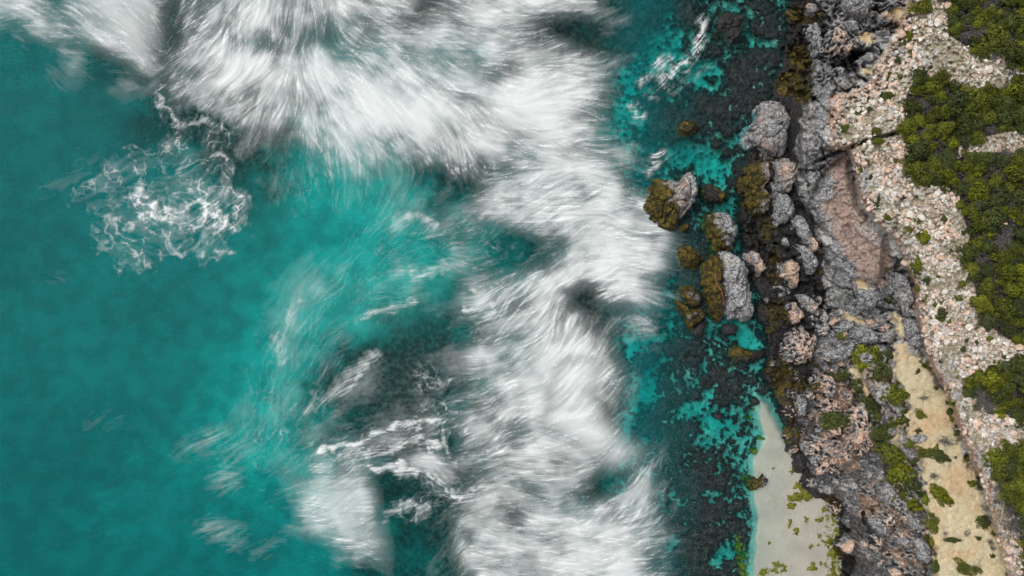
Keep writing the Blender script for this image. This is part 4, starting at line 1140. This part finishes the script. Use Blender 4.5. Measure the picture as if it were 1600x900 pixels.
boulder('pale stone among the dark green shrubs', [(1361, 599), (1376, 594), (1386, 600), (1380, 611), (1364, 611)], 0.9, 'strata', pale=0.42, wet=0.05)
boulder('grey white creviced rock above the lagoon edge', [(1240, 620), (1256, 616), (1262, 634), (1256, 654), (1242, 650)], 1.3, 'grey', pale=0.25, wet=0.4)
boulder('dark wet rock at the edge of the lagoon sand', [(1222, 642), (1234, 640), (1240, 652), (1230, 660), (1222, 654)], 0.9, 'grey', zb=-0.1, pale=0, wet=0.9)
boulder('dark green algae rock dipping into the lagoon', [(1226, 672), (1240, 664), (1252, 680), (1246, 698), (1230, 696)], 0.9, 'algae', zb=-0.1, alg=(0, 0, 0.1, .7), wet=0.8, pale=0)
boulder('black rock by the lagoon above the weed bank', [(1238, 708), (1254, 704), (1264, 722), (1254, 742), (1242, 734)], 1.1, 'grey', zb=0.0, pale=0.05, wet=0.8)
boulder('grey rounded rock at the head of the jagged shelf', [(1358, 731), (1372, 726), (1384, 736), (1378, 750), (1366, 754)], 1.2, 'grey', pale=0.2, peach=0.15, wet=0.15)
boulder('curved grey and peach rock below the rounded grey one', [(1366, 760), (1384, 750), (1402, 768), (1410, 786), (1392, 796), (1372, 780)], 1.5, 'strata', pale=0.3, peach=0.3, wet=0.15)
boulder('narrow peach edged rock left of the curved one', [(1344, 752), (1356, 748), (1366, 770), (1362, 782), (1350, 772)], 1.1, 'strata', pale=0.15, peach=0.35, wet=0.3)
boulder('long grey rock with peach end beside the sand', [(1410, 796), (1428, 806), (1442, 820), (1446, 832), (1430, 830), (1414, 815)], 1.2, 'strata', pale=0.25, peach=0.3, wet=0.2)
boulder('grey block at the lower end of the jagged shelf', [(1420, 836), (1440, 838), (1456, 860), (1458, 880), (1440, 883), (1424, 865)], 1.4, 'grey', pale=0.22, peach=0.1, wet=0.2)
boulder('narrow grey slab left of the lowest grey block', [(1392, 833), (1406, 828), (1420, 850), (1419, 863), (1404, 852)], 1.2, 'strata', pale=0.15, peach=0.15, wet=0.25)
boulder('peach pitted rock cut by the bottom edge', [(1400, 882), (1420, 876), (1440, 890), (1452, 910), (1412, 914)], 1.1, 'pitted', peach=0.55, pale=0.2, wet=0.2)
boulder('dark jagged rock beside the green lagoon weed', [(1312, 756), (1332, 752), (1346, 776), (1340, 800), (1322, 792), (1310, 774)], 1.2, 'strata', pale=0.03, wet=0.55)
boulder('dark jagged rock in the middle of the shelf', [(1352, 806), (1372, 800), (1392, 822), (1386, 838), (1366, 832)], 1.2, 'strata', pale=0.05, wet=0.5)
boulder('grey rock on the shelf near the bottom edge', [(1340, 846), (1362, 842), (1380, 862), (1374, 880), (1350, 872)], 1.1, 'strata', pale=0.2, peach=0.15, wet=0.25)
boulder('grey and white rock on the sand ledge', [(1418, 684), (1432, 677), (1452, 681), (1450, 689), (1430, 693)], 0.6, 'grey', pale=0.35, wet=0.05)

CR = [[(1262, 590), (1300, 562), (1336, 606), (1330, 640), (1366, 712), (1400, 760), (1448, 826), (1458, 905), (1330, 905), (1312, 800), (1264, 750)],
      [(1262, -10), (1400, -10), (1380, 60), (1340, 120), (1290, 130), (1268, 90)], [(1284, 500), (1396, 488), (1400, 530), (1340, 570), (1284, 580)], [(1236, 590), (1262, 590), (1266, 750), (1246, 735), (1226, 660)]]
BIGB = [(o.location.x, o.location.y) for o in bpy.data.objects if o.get('category') == 'boulder']
CW = ['lower ledge', 'upper shore', 'foot of the cliff', 'lagoon edge']
nb_ = {}
crp = []
for zi, poly in enumerate(CR):
    pa = np.array(poly, float)
    rr = random.Random(700 + zi)
    for _ in range(260):
        if sum(1 for c_ in crp if c_[3] == zi) >= (48, 20, 14, 12)[zi]: break
        u0, v0 = rr.uniform(pa[:, 0].min(), pa[:, 0].max()), rr.uniform(pa[:, 1].min(), pa[:, 1].max())
        if not inpoly(np.array([u0]), np.array([v0]), poly)[0]: continue
        r0 = rr.uniform(6, 13)
        if any(math.hypot(u0 - a, v0 - b) < 0.85 * (r0 + c_) for a, b, c_, _z in crp): continue
        w0 = P(u0, v0, 1.8)
        if any(math.hypot(w0[0] - a, w0[1] - b) < 0.62 for a, b in BIGB): continue
        crp.append((u0, v0, r0, zi))
for k, (u0, v0, r0, zi) in enumerate(sorted(crp, key=lambda c_: (c_[3], c_[1]))):
    rr = random.Random(800 + k)
    pts = [(u0 + r0 * w_ * math.cos(a) * 1.15, v0 + r0 * w_ * math.sin(a)) for a, w_ in [(a, rr.uniform(.7, 1.2)) for a in np.linspace(0, 6.28, 9)[:-1]]]
    st = rr.choice(['pitted', 'pitted', 'strata'])
    pc = rr.uniform(.35, .8) if zi != 1 else rr.uniform(.1, .5)
    nb_[zi] = nb_.get(zi, 0) + 1
    boulder('%s %s block on the %s, %s' % ('pitted' if st == 'pitted' else 'ridged', 'peach' if pc > .55 else 'pinkish grey', CW[zi], '%s block there from the top' % ORDN(nb_[zi])), pts, r0 * rr.uniform(.07, .11), st,
            zb=land_z1(u0, v0) - 0.12, name='crusty_block', cat='rock', group='crusty blocks on the ' + CW[zi], peach=pc, pale=rr.uniform(.1, .4), wet=rr.uniform(0, .3) if zi != 3 else .7, seed=900 + k)

# small talus stones: alike, dark, between the blocks
for k in range(46):
    rr = random.Random(100 + k)
    for _ in range(40):
        u0, v0 = rr.uniform(1178, 1285), rr.choice([rr.uniform(350, 520), rr.uniform(350, 520), rr.uniform(560, 640)])
        if inpoly(np.array([u0]), np.array([v0]), SHORE)[0]: break
    r0 = rr.uniform(4, 8.5)
    pts = [(u0 + r0 * rr.uniform(.75, 1.2) * math.cos(a), v0 + r0 * rr.uniform(.75, 1.2) * math.sin(a)) for a in np.linspace(0, 6.28, 8)[:-1]]
    z0 = land_z1(u0, v0)
    tk = rr.random()
    boulder('%s %s stone in the %s talus %s' % ('small' if r0 < 6 else 'larger', 'algae stained' if tk < .55 else 'bare dark', 'upper' if v0 < 410 else 'middle' if v0 < 470 else 'lower' if v0 < 540 else 'lagoon side', 'close to the water' if u0 < 1215 else 'close to the cliff' if u0 > 1250 else 'between the boulders'), pts, r0 * 0.085, 'grey', zb=z0 - 0.1, name='talus_stone', cat='stone', group='dark talus stones', wet=rr.uniform(.5, 1), pale=0.0,
            alg=(0, 0, rr.uniform(-.4, .6), .7) if tk < 0.55 else None, peach=0, seed=k)
for k in range(40):
    rr = random.Random(300 + k)
    u0, v0 = rr.uniform(1268, 1318), rr.uniform(462, 508)
    r0 = rr.uniform(2.5, 5.5)
    pts = [(u0 + r0 * rr.uniform(.75, 1.2) * math.cos(a), v0 + r0 * rr.uniform(.75, 1.2) * math.sin(a)) for a in np.linspace(0, 6.28, 8)[:-1]]
    boulder('%s yellowish stone in the %s %s of the rubble fan below the slab' % ('tiny' if r0 < 3.6 else 'small', 'upper' if v0 < 478 else 'middle' if v0 < 493 else 'lower', 'left' if u0 < 1285 else 'centre' if u0 < 1302 else 'right'), pts, r0 * 0.07, 'grey', zb=land_z1(u0, v0) - 0.05, name='rubble_stone', cat='stone', group='yellowish rubble fan', wet=0.05, pale=0.3, peach=0.35, seed=k)

# lagoon weed: tufts on the sand
WEED = [(1238, 736, 6, 8), (1250, 760, 12, 9), (1244, 778, 14, 8), (1236, 792, 8, 8), (1258, 776, 14, 12), (1282, 812, 7, 5), (1260, 812, 5, 7), (1234, 818, 5, 9), (1245, 832, 6, 7), (1267, 854, 5, 4), (1278, 852, 3, 3),
        (1268, 888, 9, 9), (1292, 846, 10, 9), (1280, 838, 5, 6), (1300, 866, 9, 8), (1302, 890, 9, 10), (1284, 880, 4, 4), (1214, 880, 7, 6), (1222, 892, 8, 5), (1196, 896, 6, 5), (1202, 848, 4, 3), (1180, 706, 5, 6), (1190, 685, 5, 4),
        (1312, 852, 8, 8), (1290, 796, 9, 7), (1208, 732, 4, 2), (1282, 770, 9, 7)]
ORD = 'first second third fourth fifth sixth seventh eighth ninth tenth eleventh twelfth thirteenth fourteenth fifteenth sixteenth seventeenth eighteenth nineteenth twentieth'.split()
ORD += ['twenty-' + o for o in ORD[:9]]
for k, (x, y, rx, ry) in enumerate(sorted(WEED, key=lambda w: w[1])):
    rr = random.Random(500 + k)
    pts = [(x + rx * w_ * math.cos(a), y + ry * w_ * math.sin(a)) for a, w_ in [(a, rr.uniform(.35, 1.35)) for a in np.linspace(0, 6.28, 15)[:-1]]]
    boulder('yellow green weed tuft on the lagoon sand, %s from the top' % ORD[k], pts, 0.28, 'algae', zb=-0.16, name='seaweed_tuft', cat='seaweed', group='weed tufts on the lagoon sand', mat=M_WEED, seed=k, flat=2.0)

# ------------------------------------------------------------------ rope on the ledge
dg = bpy.context.evaluated_depsgraph_get()
rope_px = [(1116, 430), (1118, 438), (1121, 446), (1128, 456), (1130, 468), (1132, 480), (1134, 485), (1130, 490), (1127, 494), (1125, 499)]
dg.update()
rp = []
q = catmull(rope_px + rope_px[::-1][1:-1], 120)
q = np.array([[np.interp(t, np.arange(len(rope_px)), [p[0] for p in rope_px]), np.interp(t, np.arange(len(rope_px)), [p[1] for p in rope_px])] for t in np.linspace(0, len(rope_px) - 1, 40)])
for x, y in q:
    dpt = Vector(P(x, y, 0.0).tolist()) - Vector((0, 0, CAM_H))
    hit, loc, nrm, *_ = scene.ray_cast(dg, Vector((0, 0, CAM_H)), dpt.normalized())
    rp.append(loc + Vector((0, 0, 0.03)) if hit else Vector(P(x, y, 1.0).tolist()))
rv, rf_ = [], []
for i, p in enumerate(rp):
    tdir = (rp[min(i + 1, len(rp) - 1)] - rp[max(i - 1, 0)]).normalized()
    sx = tdir.cross(Vector((0, 0, 1))).normalized(); sy = sx.cross(tdir)
    for k in range(6):
        a = k * math.pi / 3
        rv.append(p + sx * (0.027 * math.cos(a)) + sy * (0.027 * math.sin(a)))
for i in range(len(rp) - 1):
    for k in range(6):
        rf_.append((i * 6 + k, i * 6 + (k + 1) % 6, (i + 1) * 6 + (k + 1) % 6, (i + 1) * 6 + k))
base = np.array(rp[0])
me = mesh_np('rope', np.array([list(p) for p in rv]) - base, np.array(rf_))
tag(obj('rope', me, M_ROPE, None, base), 'thin red rope lying along the mustard algae ledge', 'rope')

# ------------------------------------------------------------------ loose limestone on the cliff top


def stone_mesh(k, sub):
    bm = bmesh.new()
    bmesh.ops.create_icosphere(bm, subdivisions=sub, radius=1)
    p = np.array([list(v.co) for v in bm.verts])
    n = fbm3(p + 11 * k, 0.9, 800 + k, 3, 0.6)
    rr = random.Random(k)
    sq = np.array([rr.uniform(.75, 1.3), rr.uniform(.6, 1.0), rr.uniform(.5, .8)])
    dent = np.array([rr.uniform(-.4, .4), rr.uniform(-.4, .4), 0.9])
    dd = np.linalg.norm(p - dent, axis=1)
    q = p * (1 + 0.95 * n)[:, None] * sq
    if k % 2 == 0: q[:, 2] -= 0.6 * (1 - sstep(0.2, 0.75, dd))
    f = np.array([[v.index for v in fc_.verts] for fc_ in bm.faces])
    bm.free()
    return q, f


STONES = []
for k in range(10):
    q, f = stone_mesh(k, 2)
    for mt in (M_STONE, M_STONEP):
        me = mesh_np('stone', q, f, smooth=False)
        me.materials.append(mt)
        STONES.append(me)


def thick_any(u, v, grow=0):
    r = np.zeros(u.shape, bool)
    for q in THICK.values(): r |= sdpoly(u, v, q) > grow
    return r


def rimdist(u, v):
    return sdpoly(u, v, RIM)


cu_ = rng.uniform(1296, 1640, 26000); cv_ = rng.uniform(-30, 930, 26000)
sr = rimdist(cu_, cv_)
nn = 1.5 * fbm2(cu_ / 26, cv_ / 26, 901, 3)
ok = (sr > 2) & (sr < 190) & (~thick_any(cu_, cv_, 4) | (rng.random(26000) < 0.02)) & (nn + rng.uniform(-.3, .3, 26000) > 0.06)
cu_, cv_, sr, nn = cu_[ok], cv_[ok], sr[ok], nn[ok]
size = rng.gamma(2.4, 0.62, len(cu_)) + 0.8
keepi = []
cell = {}
for i in np.argsort(-size):
    key = (int(cu_[i] // 10), int(cv_[i] // 10))
    good = True
    for a in (-1, 0, 1):
        for b in (-1, 0, 1):
            for j in cell.get((key[0] + a, key[1] + b), []):
                if math.hypot(cu_[i] - cu_[j], cv_[i] - cv_[j]) < 0.62 * (size[i] + size[j]): good = False
    if good:
        keepi.append(i); cell.setdefault(key, []).append(i)
keepi = np.array(keepi)
inview = [i for i in keepi if 0 < cv_[i] < 900 and cu_[i] < 1598]
big = inview[:300]
bigset = set(big)
for n_, i in enumerate(big):
    z = land_z1(cu_[i], cv_[i])
    pz = P(cu_[i], cv_[i], z)
    pe = rng.random() < (0.85 if sr[i] < 18 else 0.38)
    me = STONES[2 * (n_ % 10) + (1 if pe else 0)]
    o = obj('stone', me, None, None, pz)
    s = min(size[i], 5.0) * 0.052
    o.scale = (s, s, s); o.rotation_euler = (random.uniform(-.3, .3), random.uniform(-.3, .3), random.uniform(0, 6.28))
    edge_w = 'on the cliff rim' if sr[i] < 14 else 'just behind the rim' if sr[i] < 40 else 'on open ground' if sr[i] < 80 else 'far behind the rim'
    vv_ = cv_[i]
    band = ['near the top edge', 'below the top shrubs', 'left of the upper thicket', 'around the cliff crack', 'above the brown slab', 'right of the brown slab', 'around the two oval shrubs', 'left of the middle thicket', 'above the head of the sand', 'right of the upper sand', 'left of the lower shrubs', 'right of the lower sand', 'near the bottom edge'][min(12, [k for k, b in enumerate([35, 75, 150, 240, 300, 350, 430, 500, 560, 620, 690, 790, 999]) if vv_ < b][0])]
    sz = 'large' if size[i] > 4.0 else 'medium' if size[i] > 3.3 else 'small'
    tag(o, '%s %s limestone lump %s %s' % (sz, 'peach' if pe else 'cream white', edge_w, band), 'stone', 'loose limestone lumps on the cliff top')
V_, F_, TONE = [], [], []
cnt = 0
smalls = [stone_mesh(20 + k, 1) for k in range(8)]
rest = [i for i in keepi if i not in bigset]
zr = land_z(cu_[rest], cv_[rest])
PR = P(cu_[rest], cv_[rest], zr)
parts = {0: ([], [], 0), 1: ([], [], 0)}
acc = {0: [[], [], 0], 1: [[], [], 0]}
for n_, i in enumerate(rest):
    q, f = smalls[n_ % 8]
    a = random.uniform(0, 6.28); s = min(size[i], 6) * 0.050
    c, s_ = math.cos(a), math.sin(a)
    qq = np.column_stack([q[:, 0] * c - q[:, 1] * s_, q[:, 0] * s_ + q[:, 1] * c, q[:, 2]]) * s + PR[n_]
    k = 1 if rng.random() < (0.85 if sr[i] < 18 else 0.4) else 0
    acc[k][0].append(qq); acc[k][1].append(f + acc[k][2]); acc[k][2] += len(q)
for k, nm, lb, mt in ((0, 'limestone_rubble', 'whitish limestone rubble strewn over the cliff top', M_STONE), (1, 'peach_rubble', 'peach limestone rubble strewn along the cliff rim', M_STONEP)):
    me = mesh_np(nm, np.vstack(acc[k][0]), np.vstack(acc[k][1]), smooth=False)
    tag(obj(nm, me, mt), lb, 'rubble', None, 'stuff')

# ------------------------------------------------------------------ shrubs


def leaf_cloud(k, n, lobes, size, spread=0.62):
    r = np.random.default_rng(1000 + k)
    lc, lr = [np.array([0, 0, .34])], [0.56]
    for i in range(lobes):
        a = r.uniform(0, 6.28); d = r.uniform(.2, spread + .12)
        lc.append(np.array([d * math.cos(a), d * math.sin(a), r.uniform(.2, .62) * (1.15 - d)])); lr.append(r.uniform(.16, .34))
    lc = np.array(lc); lr = np.array(lr)
    w = lr ** 2 / (lr ** 2).sum()
    li = r.choice(len(lr), n, p=w)
    d = r.standard_normal((n, 3)); d[:, 2] = np.abs(d[:, 2]) * 0.9 - 0.15
    d /= np.linalg.norm(d, axis=1)[:, None]
    rad = lr[li] * (1 - 0.34 * r.random(n) ** 2.2)
    p = lc[li] + d * rad[:, None]
    p[:, 2] = np.maximum(p[:, 2], 0.02)
    nrm = d + 0.55 * r.standard_normal((n, 3)); nrm /= np.linalg.norm(nrm, axis=1)[:, None]
    t = np.cross(nrm, r.standard_normal((n, 3))); t /= np.linalg.norm(t, axis=1)[:, None] + 1e-9
    b = np.cross(nrm, t)
    L = size * r.uniform(.7, 1.35, n)[:, None]; Wd = L * 0.55
    v = np.stack([p - t * L * .5, p + b * Wd * .5, p + t * L * .5, p - b * Wd * .5], 1).reshape(-1, 3)
    f = np.arange(4 * n).reshape(n, 4)
    lobtone = r.uniform(0, 1, len(lr))
    tone = np.clip(0.9 * lobtone[li] + 0.25 * r.standard_normal(n) + 0.05, 0, 1)
    return v, f, np.repeat(tone, 4)


def stems_mesh(k, n, h, r0, spread, droop=0.0):
    r = random.Random(2000 + k)
    V, Fc = [], []
    def tube(p0, p1, ra, rb):
        d = (p1 - p0)
        if d.length < 1e-4: return
        d.normalize()
        x = d.orthogonal().normalized(); y = d.cross(x)
        b = len(V)
        for p, rr_ in ((p0, ra), (p1, rb)):
            for i in range(4):
                a = i * math.pi / 2
                V.append(p + x * rr_ * math.cos(a) + y * rr_ * math.sin(a))
        for i in range(4):
            Fc.append((b + i, b + (i + 1) % 4, b + 4 + (i + 1) % 4, b + 4 + i))
    for i in range(n):
        a = r.uniform(0, 6.28); s = spread * r.uniform(.3, 1)
        p0 = Vector((0, 0, -0.05)); p1 = Vector((s * .5 * math.cos(a), s * .5 * math.sin(a), h * r.uniform(.4, .7)))
        p2 = Vector((s * math.cos(a + .3), s * math.sin(a + .3), h * r.uniform(.6, 1) - droop * s))
        tube(p0, p1, r0, r0 * .7); tube(p1, p2, r0 * .7, r0 * .35)
        for _ in range(3):
            e = p1.lerp(p2, r.uniform(.2, 1)) ; q_ = e + Vector((r.uniform(-.3, .3), r.uniform(-.3, .3), r.uniform(-.02, .22)))
            tube(e, q_, r0 * .4, r0 * .2)
    return np.array([list(v) for v in V]), np.array(Fc)


LEAF, LEAFD, STEM, DEAD = [], [], [], []
for k in range(12):
    v, f, tn = leaf_cloud(k, 1500 + 90 * (k % 5), 12 + 3 * (k % 6), (0.12, 0.155, 0.19)[k % 3], 0.55 + 0.08 * (k % 4))
    me = mesh_np('foliage', v, f, dict(tone=tn), smooth=False); me.materials.append(M_LEAF); LEAF.append(me)
    me2 = me.copy(); me2.materials.clear(); me2.materials.append(M_LEAFD); LEAFD.append(me2)
for k in range(3):
    v, f = stems_mesh(k, 7, 0.6, 0.035, 0.6)
    me = mesh_np('stem', v, f); me.materials.append(M_BARK); STEM.append(me)
for k in range(4):
    v, f = stems_mesh(50 + k, 46, 0.5, 0.030, 0.95, 0.1)
    me = mesh_np('twigs', v, f); me.materials.append(M_TWIG); DEAD.append(me)

cntS = [0]


def shrub(x, y, rx, ry, label, kind='green', rot=0, group=None, z=None, tall=1.0):
    k = cntS[0]; cntS[0] += 1
    r = random.Random(3000 + k)
    z = land_z1(x, y) if z is None else z
    if kind != 'dead' and 1300 < x < 1432 and y > 540: rx, ry = rx * 1.42, ry * 1.42
    pz = P(x, y, z + 0.25)
    pz[2] = z - 0.03
    e = bpy.data.objects.new('dry_shrub' if kind == 'dead' else 'shrub', None)
    col.objects.link(e)
    e.empty_display_size = 0.3
    e.location = pz
    e.rotation_euler = (0, 0, R(-rot) if rx != ry else r.uniform(0, 6.28))
    m = 0.05 * (CAM_H - z) / CAM_H
    e.scale = (rx * m * 1.06, ry * m * 1.06, 0.5 * (rx + ry) * m * r.uniform(.75, 1.0) * tall)
    tag(e, label, 'shrub', group)
    if kind == 'dead':
        o = obj('twigs', DEAD[k % 4], None, e)
    else:
        o = obj('foliage', (LEAF if kind == 'green' else LEAFD)[(k * 5) % 12], None, e)
        obj('stem', STEM[k % 3], None, e)
    return e


for x, y, rx, ry, kind, rot, lab in [
    (1440, 12, 26, 18, 'green', 0, 'green shrub beside the rim at the top edge'), (1418, 55, 15, 13, 'green', -30, 'small green shrub on the rim below the top shrub'),
    (1386, 118, 11, 15, 'dark', 0, 'small dark shrub tucked behind the peach rim'), (1350, 152, 16, 11, 'dark', 0, 'dark low shrub near the rim above the cracked cliff'), (1386, 150, 14, 10, 'dark', 0, 'greyish dark shrub left of the upper thicket'),
    (1404, 92, 10, 7, 'dark', -30, 'tiny dark shrub on pale ground below the small rim shrub'), (1322, 200, 9, 8, 'green', 0, 'tiny green cushion on the peach pitted rim'), (1372, 203, 8, 6, 'green', 0, 'tiny green cushion above the cliff crack'),
    (1374, 220, 12, 7, 'green', 0, 'yellow green cushion just below the cliff crack'), (1358, 253, 6, 6, 'green', 0, 'small green cushion on pale rubble above the brown slab'), (1352, 240, 5, 4, 'green', 0, 'tiniest green cushion by the crack'),
    (1360, 276, 9, 9, 'dark', 0, 'dark tuft behind the orange rim'), (1370, 318, 9, 16, 'dark', 15, 'long dark shrub behind the rim over the brown slab'), (1427, 339, 10, 6, 'green', 0, 'small green shrub on pale rubble right of the cleft'), (1424, 358, 7, 6, 'green', 0, 'little green shrub under the small green one'),
    (1440, 358, 6, 5, 'green', 0, 'little green tuft at the top of the oval shrub'), (1444, 372, 12, 14, 'green', 0, 'oval bright green shrub on the pale rubble'), (1434, 414, 11, 17, 'green', 0, 'tall oval green shrub on the peach rim'),
    (1392, 419, 5, 5, 'green', 0, 'tiny green tuft in the cleft below the slab'), (1393, 462, 9, 20, 'dark', -10, 'narrow dark shrub in the cleft beside the tall grey rock'), (1318, 526, 9, 7, 'green', 0, 'small green shrub between the dark grey rocks'),
    (1448, 438, 11, 9, 'dark', 0, 'dark tuft on the rim below the tall oval shrub'), (1446, 466, 6, 6, 'green', 0, 'small round tuft on the pale rubble rim'), (1470, 493, 15, 10, 'dark', 0, 'flat dark shrub on the pale rubble'), (1500, 466, 11, 9, 'green', 0, 'round shrub standing before the middle thicket'),
    (1354, 562, 18, 18, 'green', 30, 'big yellow green shrub under the speckled grey boulder'), (1376, 580, 14, 14, 'dark', 0, 'dark shrub right of the big yellow green one'), (1386, 556, 12, 8, 'dark', 0, 'low dark shrub above the sand path'), (1312, 588, 14, 8, 'dark', 0, 'flat dark shrub among the peach pitted rocks'),
    (1338, 602, 12, 12, 'dark', 0, 'round dark shrub beside the narrow sand trail'), (1402, 598, 18, 13, 'green', 0, 'spreading green shrub on the edge of the sand'), (1398, 618, 16, 12, 'green', 0, 'green shrub with a bare patch below the spreading one'), (1412, 632, 12, 8, 'green', 0, 'small green shrub lowest in the path side row'),
    (1362, 628, 18, 14, 'dark', 0, 'dark olive shrub behind the peach column'), (1376, 648, 22, 20, 'dark', 0, 'large dark green shrub beside the peach column'), (1400, 662, 20, 15, 'green', 0, 'bright green shrub jutting into the sand'), (1382, 676, 18, 14, 'dark', 0, 'dark green shrub below the jutting bright one'),
    (1304, 660, 20, 14, 'dark', 0, 'brownish olive shrub sunk between the pitted rocks'), (1440, 648, 11, 7, 'green', 30, 'small lone green shrub in the middle of the sand'), (1437, 674, 8, 5, 'dark', 0, 'tiny olive shrub above the white rock on the sand'), (1420, 694, 8, 7, 'green', 0, 'small green shrub left of the white rock on the sand'),
    (1394, 706, 24, 20, 'green', 20, 'big green shrub filling the bend of the trail'), (1446, 708, 18, 11, 'green', 10, 'low green shrub right of the trail bend'), (1470, 714, 18, 10, 'dark', 20, 'low dark shrub spreading over the sand'), (1410, 736, 22, 18, 'green', 0, 'green shrub below the trail bend'),
    (1426, 756, 24, 18, 'dark', 0, 'broad dark shrub above the jagged shelf'), (1406, 752, 16, 14, 'dark', 0, 'dark shrub squeezed beside the curved rock'), (1430, 784, 18, 11, 'green', 0, 'green shrub at the foot of the broad dark one'), (1408, 780, 10, 8, 'green', 0, 'small green shrub against the curved rock'),
    (1470, 774, 27, 13, 'green', 42, 'elongated leaning green shrub alone on the sand'), (1458, 820, 12, 15, 'green', -20, 'round green shrub left on the lower sand'), (1458, 806, 8, 5, 'green', 30, 'little green sprig above the round shrub'), (1458, 848, 6, 10, 'green', 0, 'narrow green shrub by the lowest grey block'),
    (1464, 888, 9, 12, 'dark', 0, 'bluish green shrub at the bottom edge'), (1512, 890, 26, 13, 'green', 25, 'long green shrub at the bottom of the sand'), (1538, 818, 13, 12, 'dark', 0, 'round purplish dark shrub at the sandy foot of the rim'), (1490, 845, 16, 5, 'dark', 5, 'thin line of dark shrub across the lower sand'),
    (1532, 842, 6, 5, 'dark', 0, 'tiny dark tuft below the purplish shrub'), (1464, 606, 5, 4, 'green', 0, 'tiny green tuft on the upper sand path')]:
    shrub(x, y, rx, ry, lab, kind, rot)

for x, y, rx, ry, rot, lab in [
    (1528, 48, 34, 15, -10, 'wide grey dead brushwood in the top thicket'), (1578, 38, 22, 12, 0, 'grey dead bush near the top right corner'), (1556, 86, 10, 10, 0, 'small grey dead bush below the top thicket'), (1584, 120, 14, 14, 0, 'grey dead bush at the right edge of the rubble gap'),
    (1444, 262, 18, 12, -20, 'grey dead bush in the seaward part of the middle thicket'), (1490, 242, 13, 8, 0, 'grey dead bush at the foot of the upper thicket'), (1530, 296, 20, 12, 0, 'bare grey bush in the middle thicket, upper'), (1566, 268, 18, 12, 0, 'bare grey bush near the right edge, upper'), (1530, 322, 18, 9, -20, 'pale branching dead twigs in the middle thicket'),
    (1586, 330, 16, 16, 0, 'bare grey bush near the right edge, lower'), (1586, 400, 16, 18, 0, 'grey brush along the right edge'), (1572, 462, 16, 10, 0, 'grey brush in the lower middle thicket'), (1546, 488, 12, 8, 0, 'small dead bush in the lower middle thicket'), (1590, 500, 12, 16, 0, 'dead bush at right edge of the lower middle thicket'),
    (1552, 608, 20, 8, -20, 'grey dead branches across the lower right shrubs'), (1556, 628, 14, 8, 0, 'grey dead twigs under the lower right shrubs'), (1566, 762, 16, 12, 0, 'grey dead bush in the bottom right thicket'), (1562, 786, 14, 10, 0, 'grey dead bush by the lower rim'), (1474, 606, 26, 6, 28, 'grey dead brush lying on the upper sand'), (1446, 622, 12, 5, 0, 'thin dead twigs on the sand above the lone shrub'), (1478, 690, 16, 10, 20, 'dry grey brush at the foot of the rim')]:
    shrub(x, y, rx, ry, lab, 'dead', rot)

for k in range(44):
    rr = random.Random(5000 + k)
    for _ in range(80):
        x, y = rr.uniform(1310, 1590), rr.uniform(5, 895)
        a_, b_ = np.array([x]), np.array([y])
        if 8 < rimdist(a_, b_)[0] < 120 and not thick_any(a_, b_, -6)[0]: break
    rad = rr.uniform(2.5, 6.5)
    kd = ('green', 'dark', 'dark', 'green')[k % 4]
    bandw = ['top', 'upper', 'middle', 'lower', 'bottom'][min(4, int(y / 180))]
    shrub(x, y, rad * rr.uniform(1, 1.6), rad, '%s %s cushion plant among the pale rubble, %s part' % ('tiny' if rad < 4 else 'small', 'green' if kd == 'green' else 'dark', bandw), kd, rr.uniform(0, 180), 'cushion plants in the rubble')
for k in range(34):
    rr = random.Random(4000 + k)
    for _ in range(60):
        x, y = rr.uniform(1400, 1560), rr.uniform(560, 900)
        dsn = sdpoly(np.array([x]), np.array([y]), SANDP)[0]
        if -6 < dsn < (9 if k % 3 else 40): break
    rad = rr.uniform(3, 8)
    kd = ('green', 'dark', 'dead', 'dark')[k % 4]
    shrub(x, y, rad * rr.uniform(1, 1.8), rad, 'small %s tuft %s the sand clearing, %s' % ({'green': 'green', 'dark': 'dark', 'dead': 'dry grey'}[kd], 'on the edge of' if dsn < 10 else 'out on', 'upper part' if y < 660 else 'middle part' if y < 780 else 'lower part'), kd, rr.uniform(0, 180), 'small tufts round the sand clearing')

for where, poly in THICK.items():
    poly_ = np.array(poly, float)
    x0, y0 = poly_.min(0); x1, y1 = poly_.max(0)
    placed = []
    r = random.Random(hash(len(where)) % 1000 + 17)
    for _ in range(1400):
        x, y = r.uniform(x0, min(x1, 1618)), r.uniform(max(y0, -18), min(y1, 918))
        if not inpoly(np.array([x]), np.array([y]), poly)[0]: continue
        rad = r.uniform(11, 23)
        if any(math.hypot(x - a, y - b) < 0.505 * (rad + c) for a, b, c in placed): continue
        placed.append((x, y, rad))
        q_ = r.random()
        kind = 'green' if q_ < 0.60 else 'dark' if q_ < 0.93 else 'dead'
        size_w = 'large' if rad > 17 else 'mid sized' if rad > 13 else 'small'
        tone = {'green': 'olive green', 'dark': 'dark green', 'dead': 'dry grey'}[kind]
        fy = (y - y0) / max(1, y1 - y0); fx = (x - x0) / max(1, 1600 - x0)
        spot = ('upper', 'middle', 'lower')[min(2, int(fy * 3))] + ' ' + ('seaward edge', 'centre', 'inland side')[min(2, int(max(0, fx) * 3))] if x < 1600 else 'far edge'
        kx, ky = r.uniform(.8, 1.25), r.uniform(.8, 1.25)
        shrub(x, y, rad * kx, rad * ky, '%s %s shrub at the %s of the %s thicket' % (size_w, tone, spot, where), kind, r.uniform(0, 180), 'shrubs of the %s thicket' % where, tall=r.uniform(.9, 1.8))
print('shrubs', cntS[0], 'stones', len(big), 'rubble', len(rest))
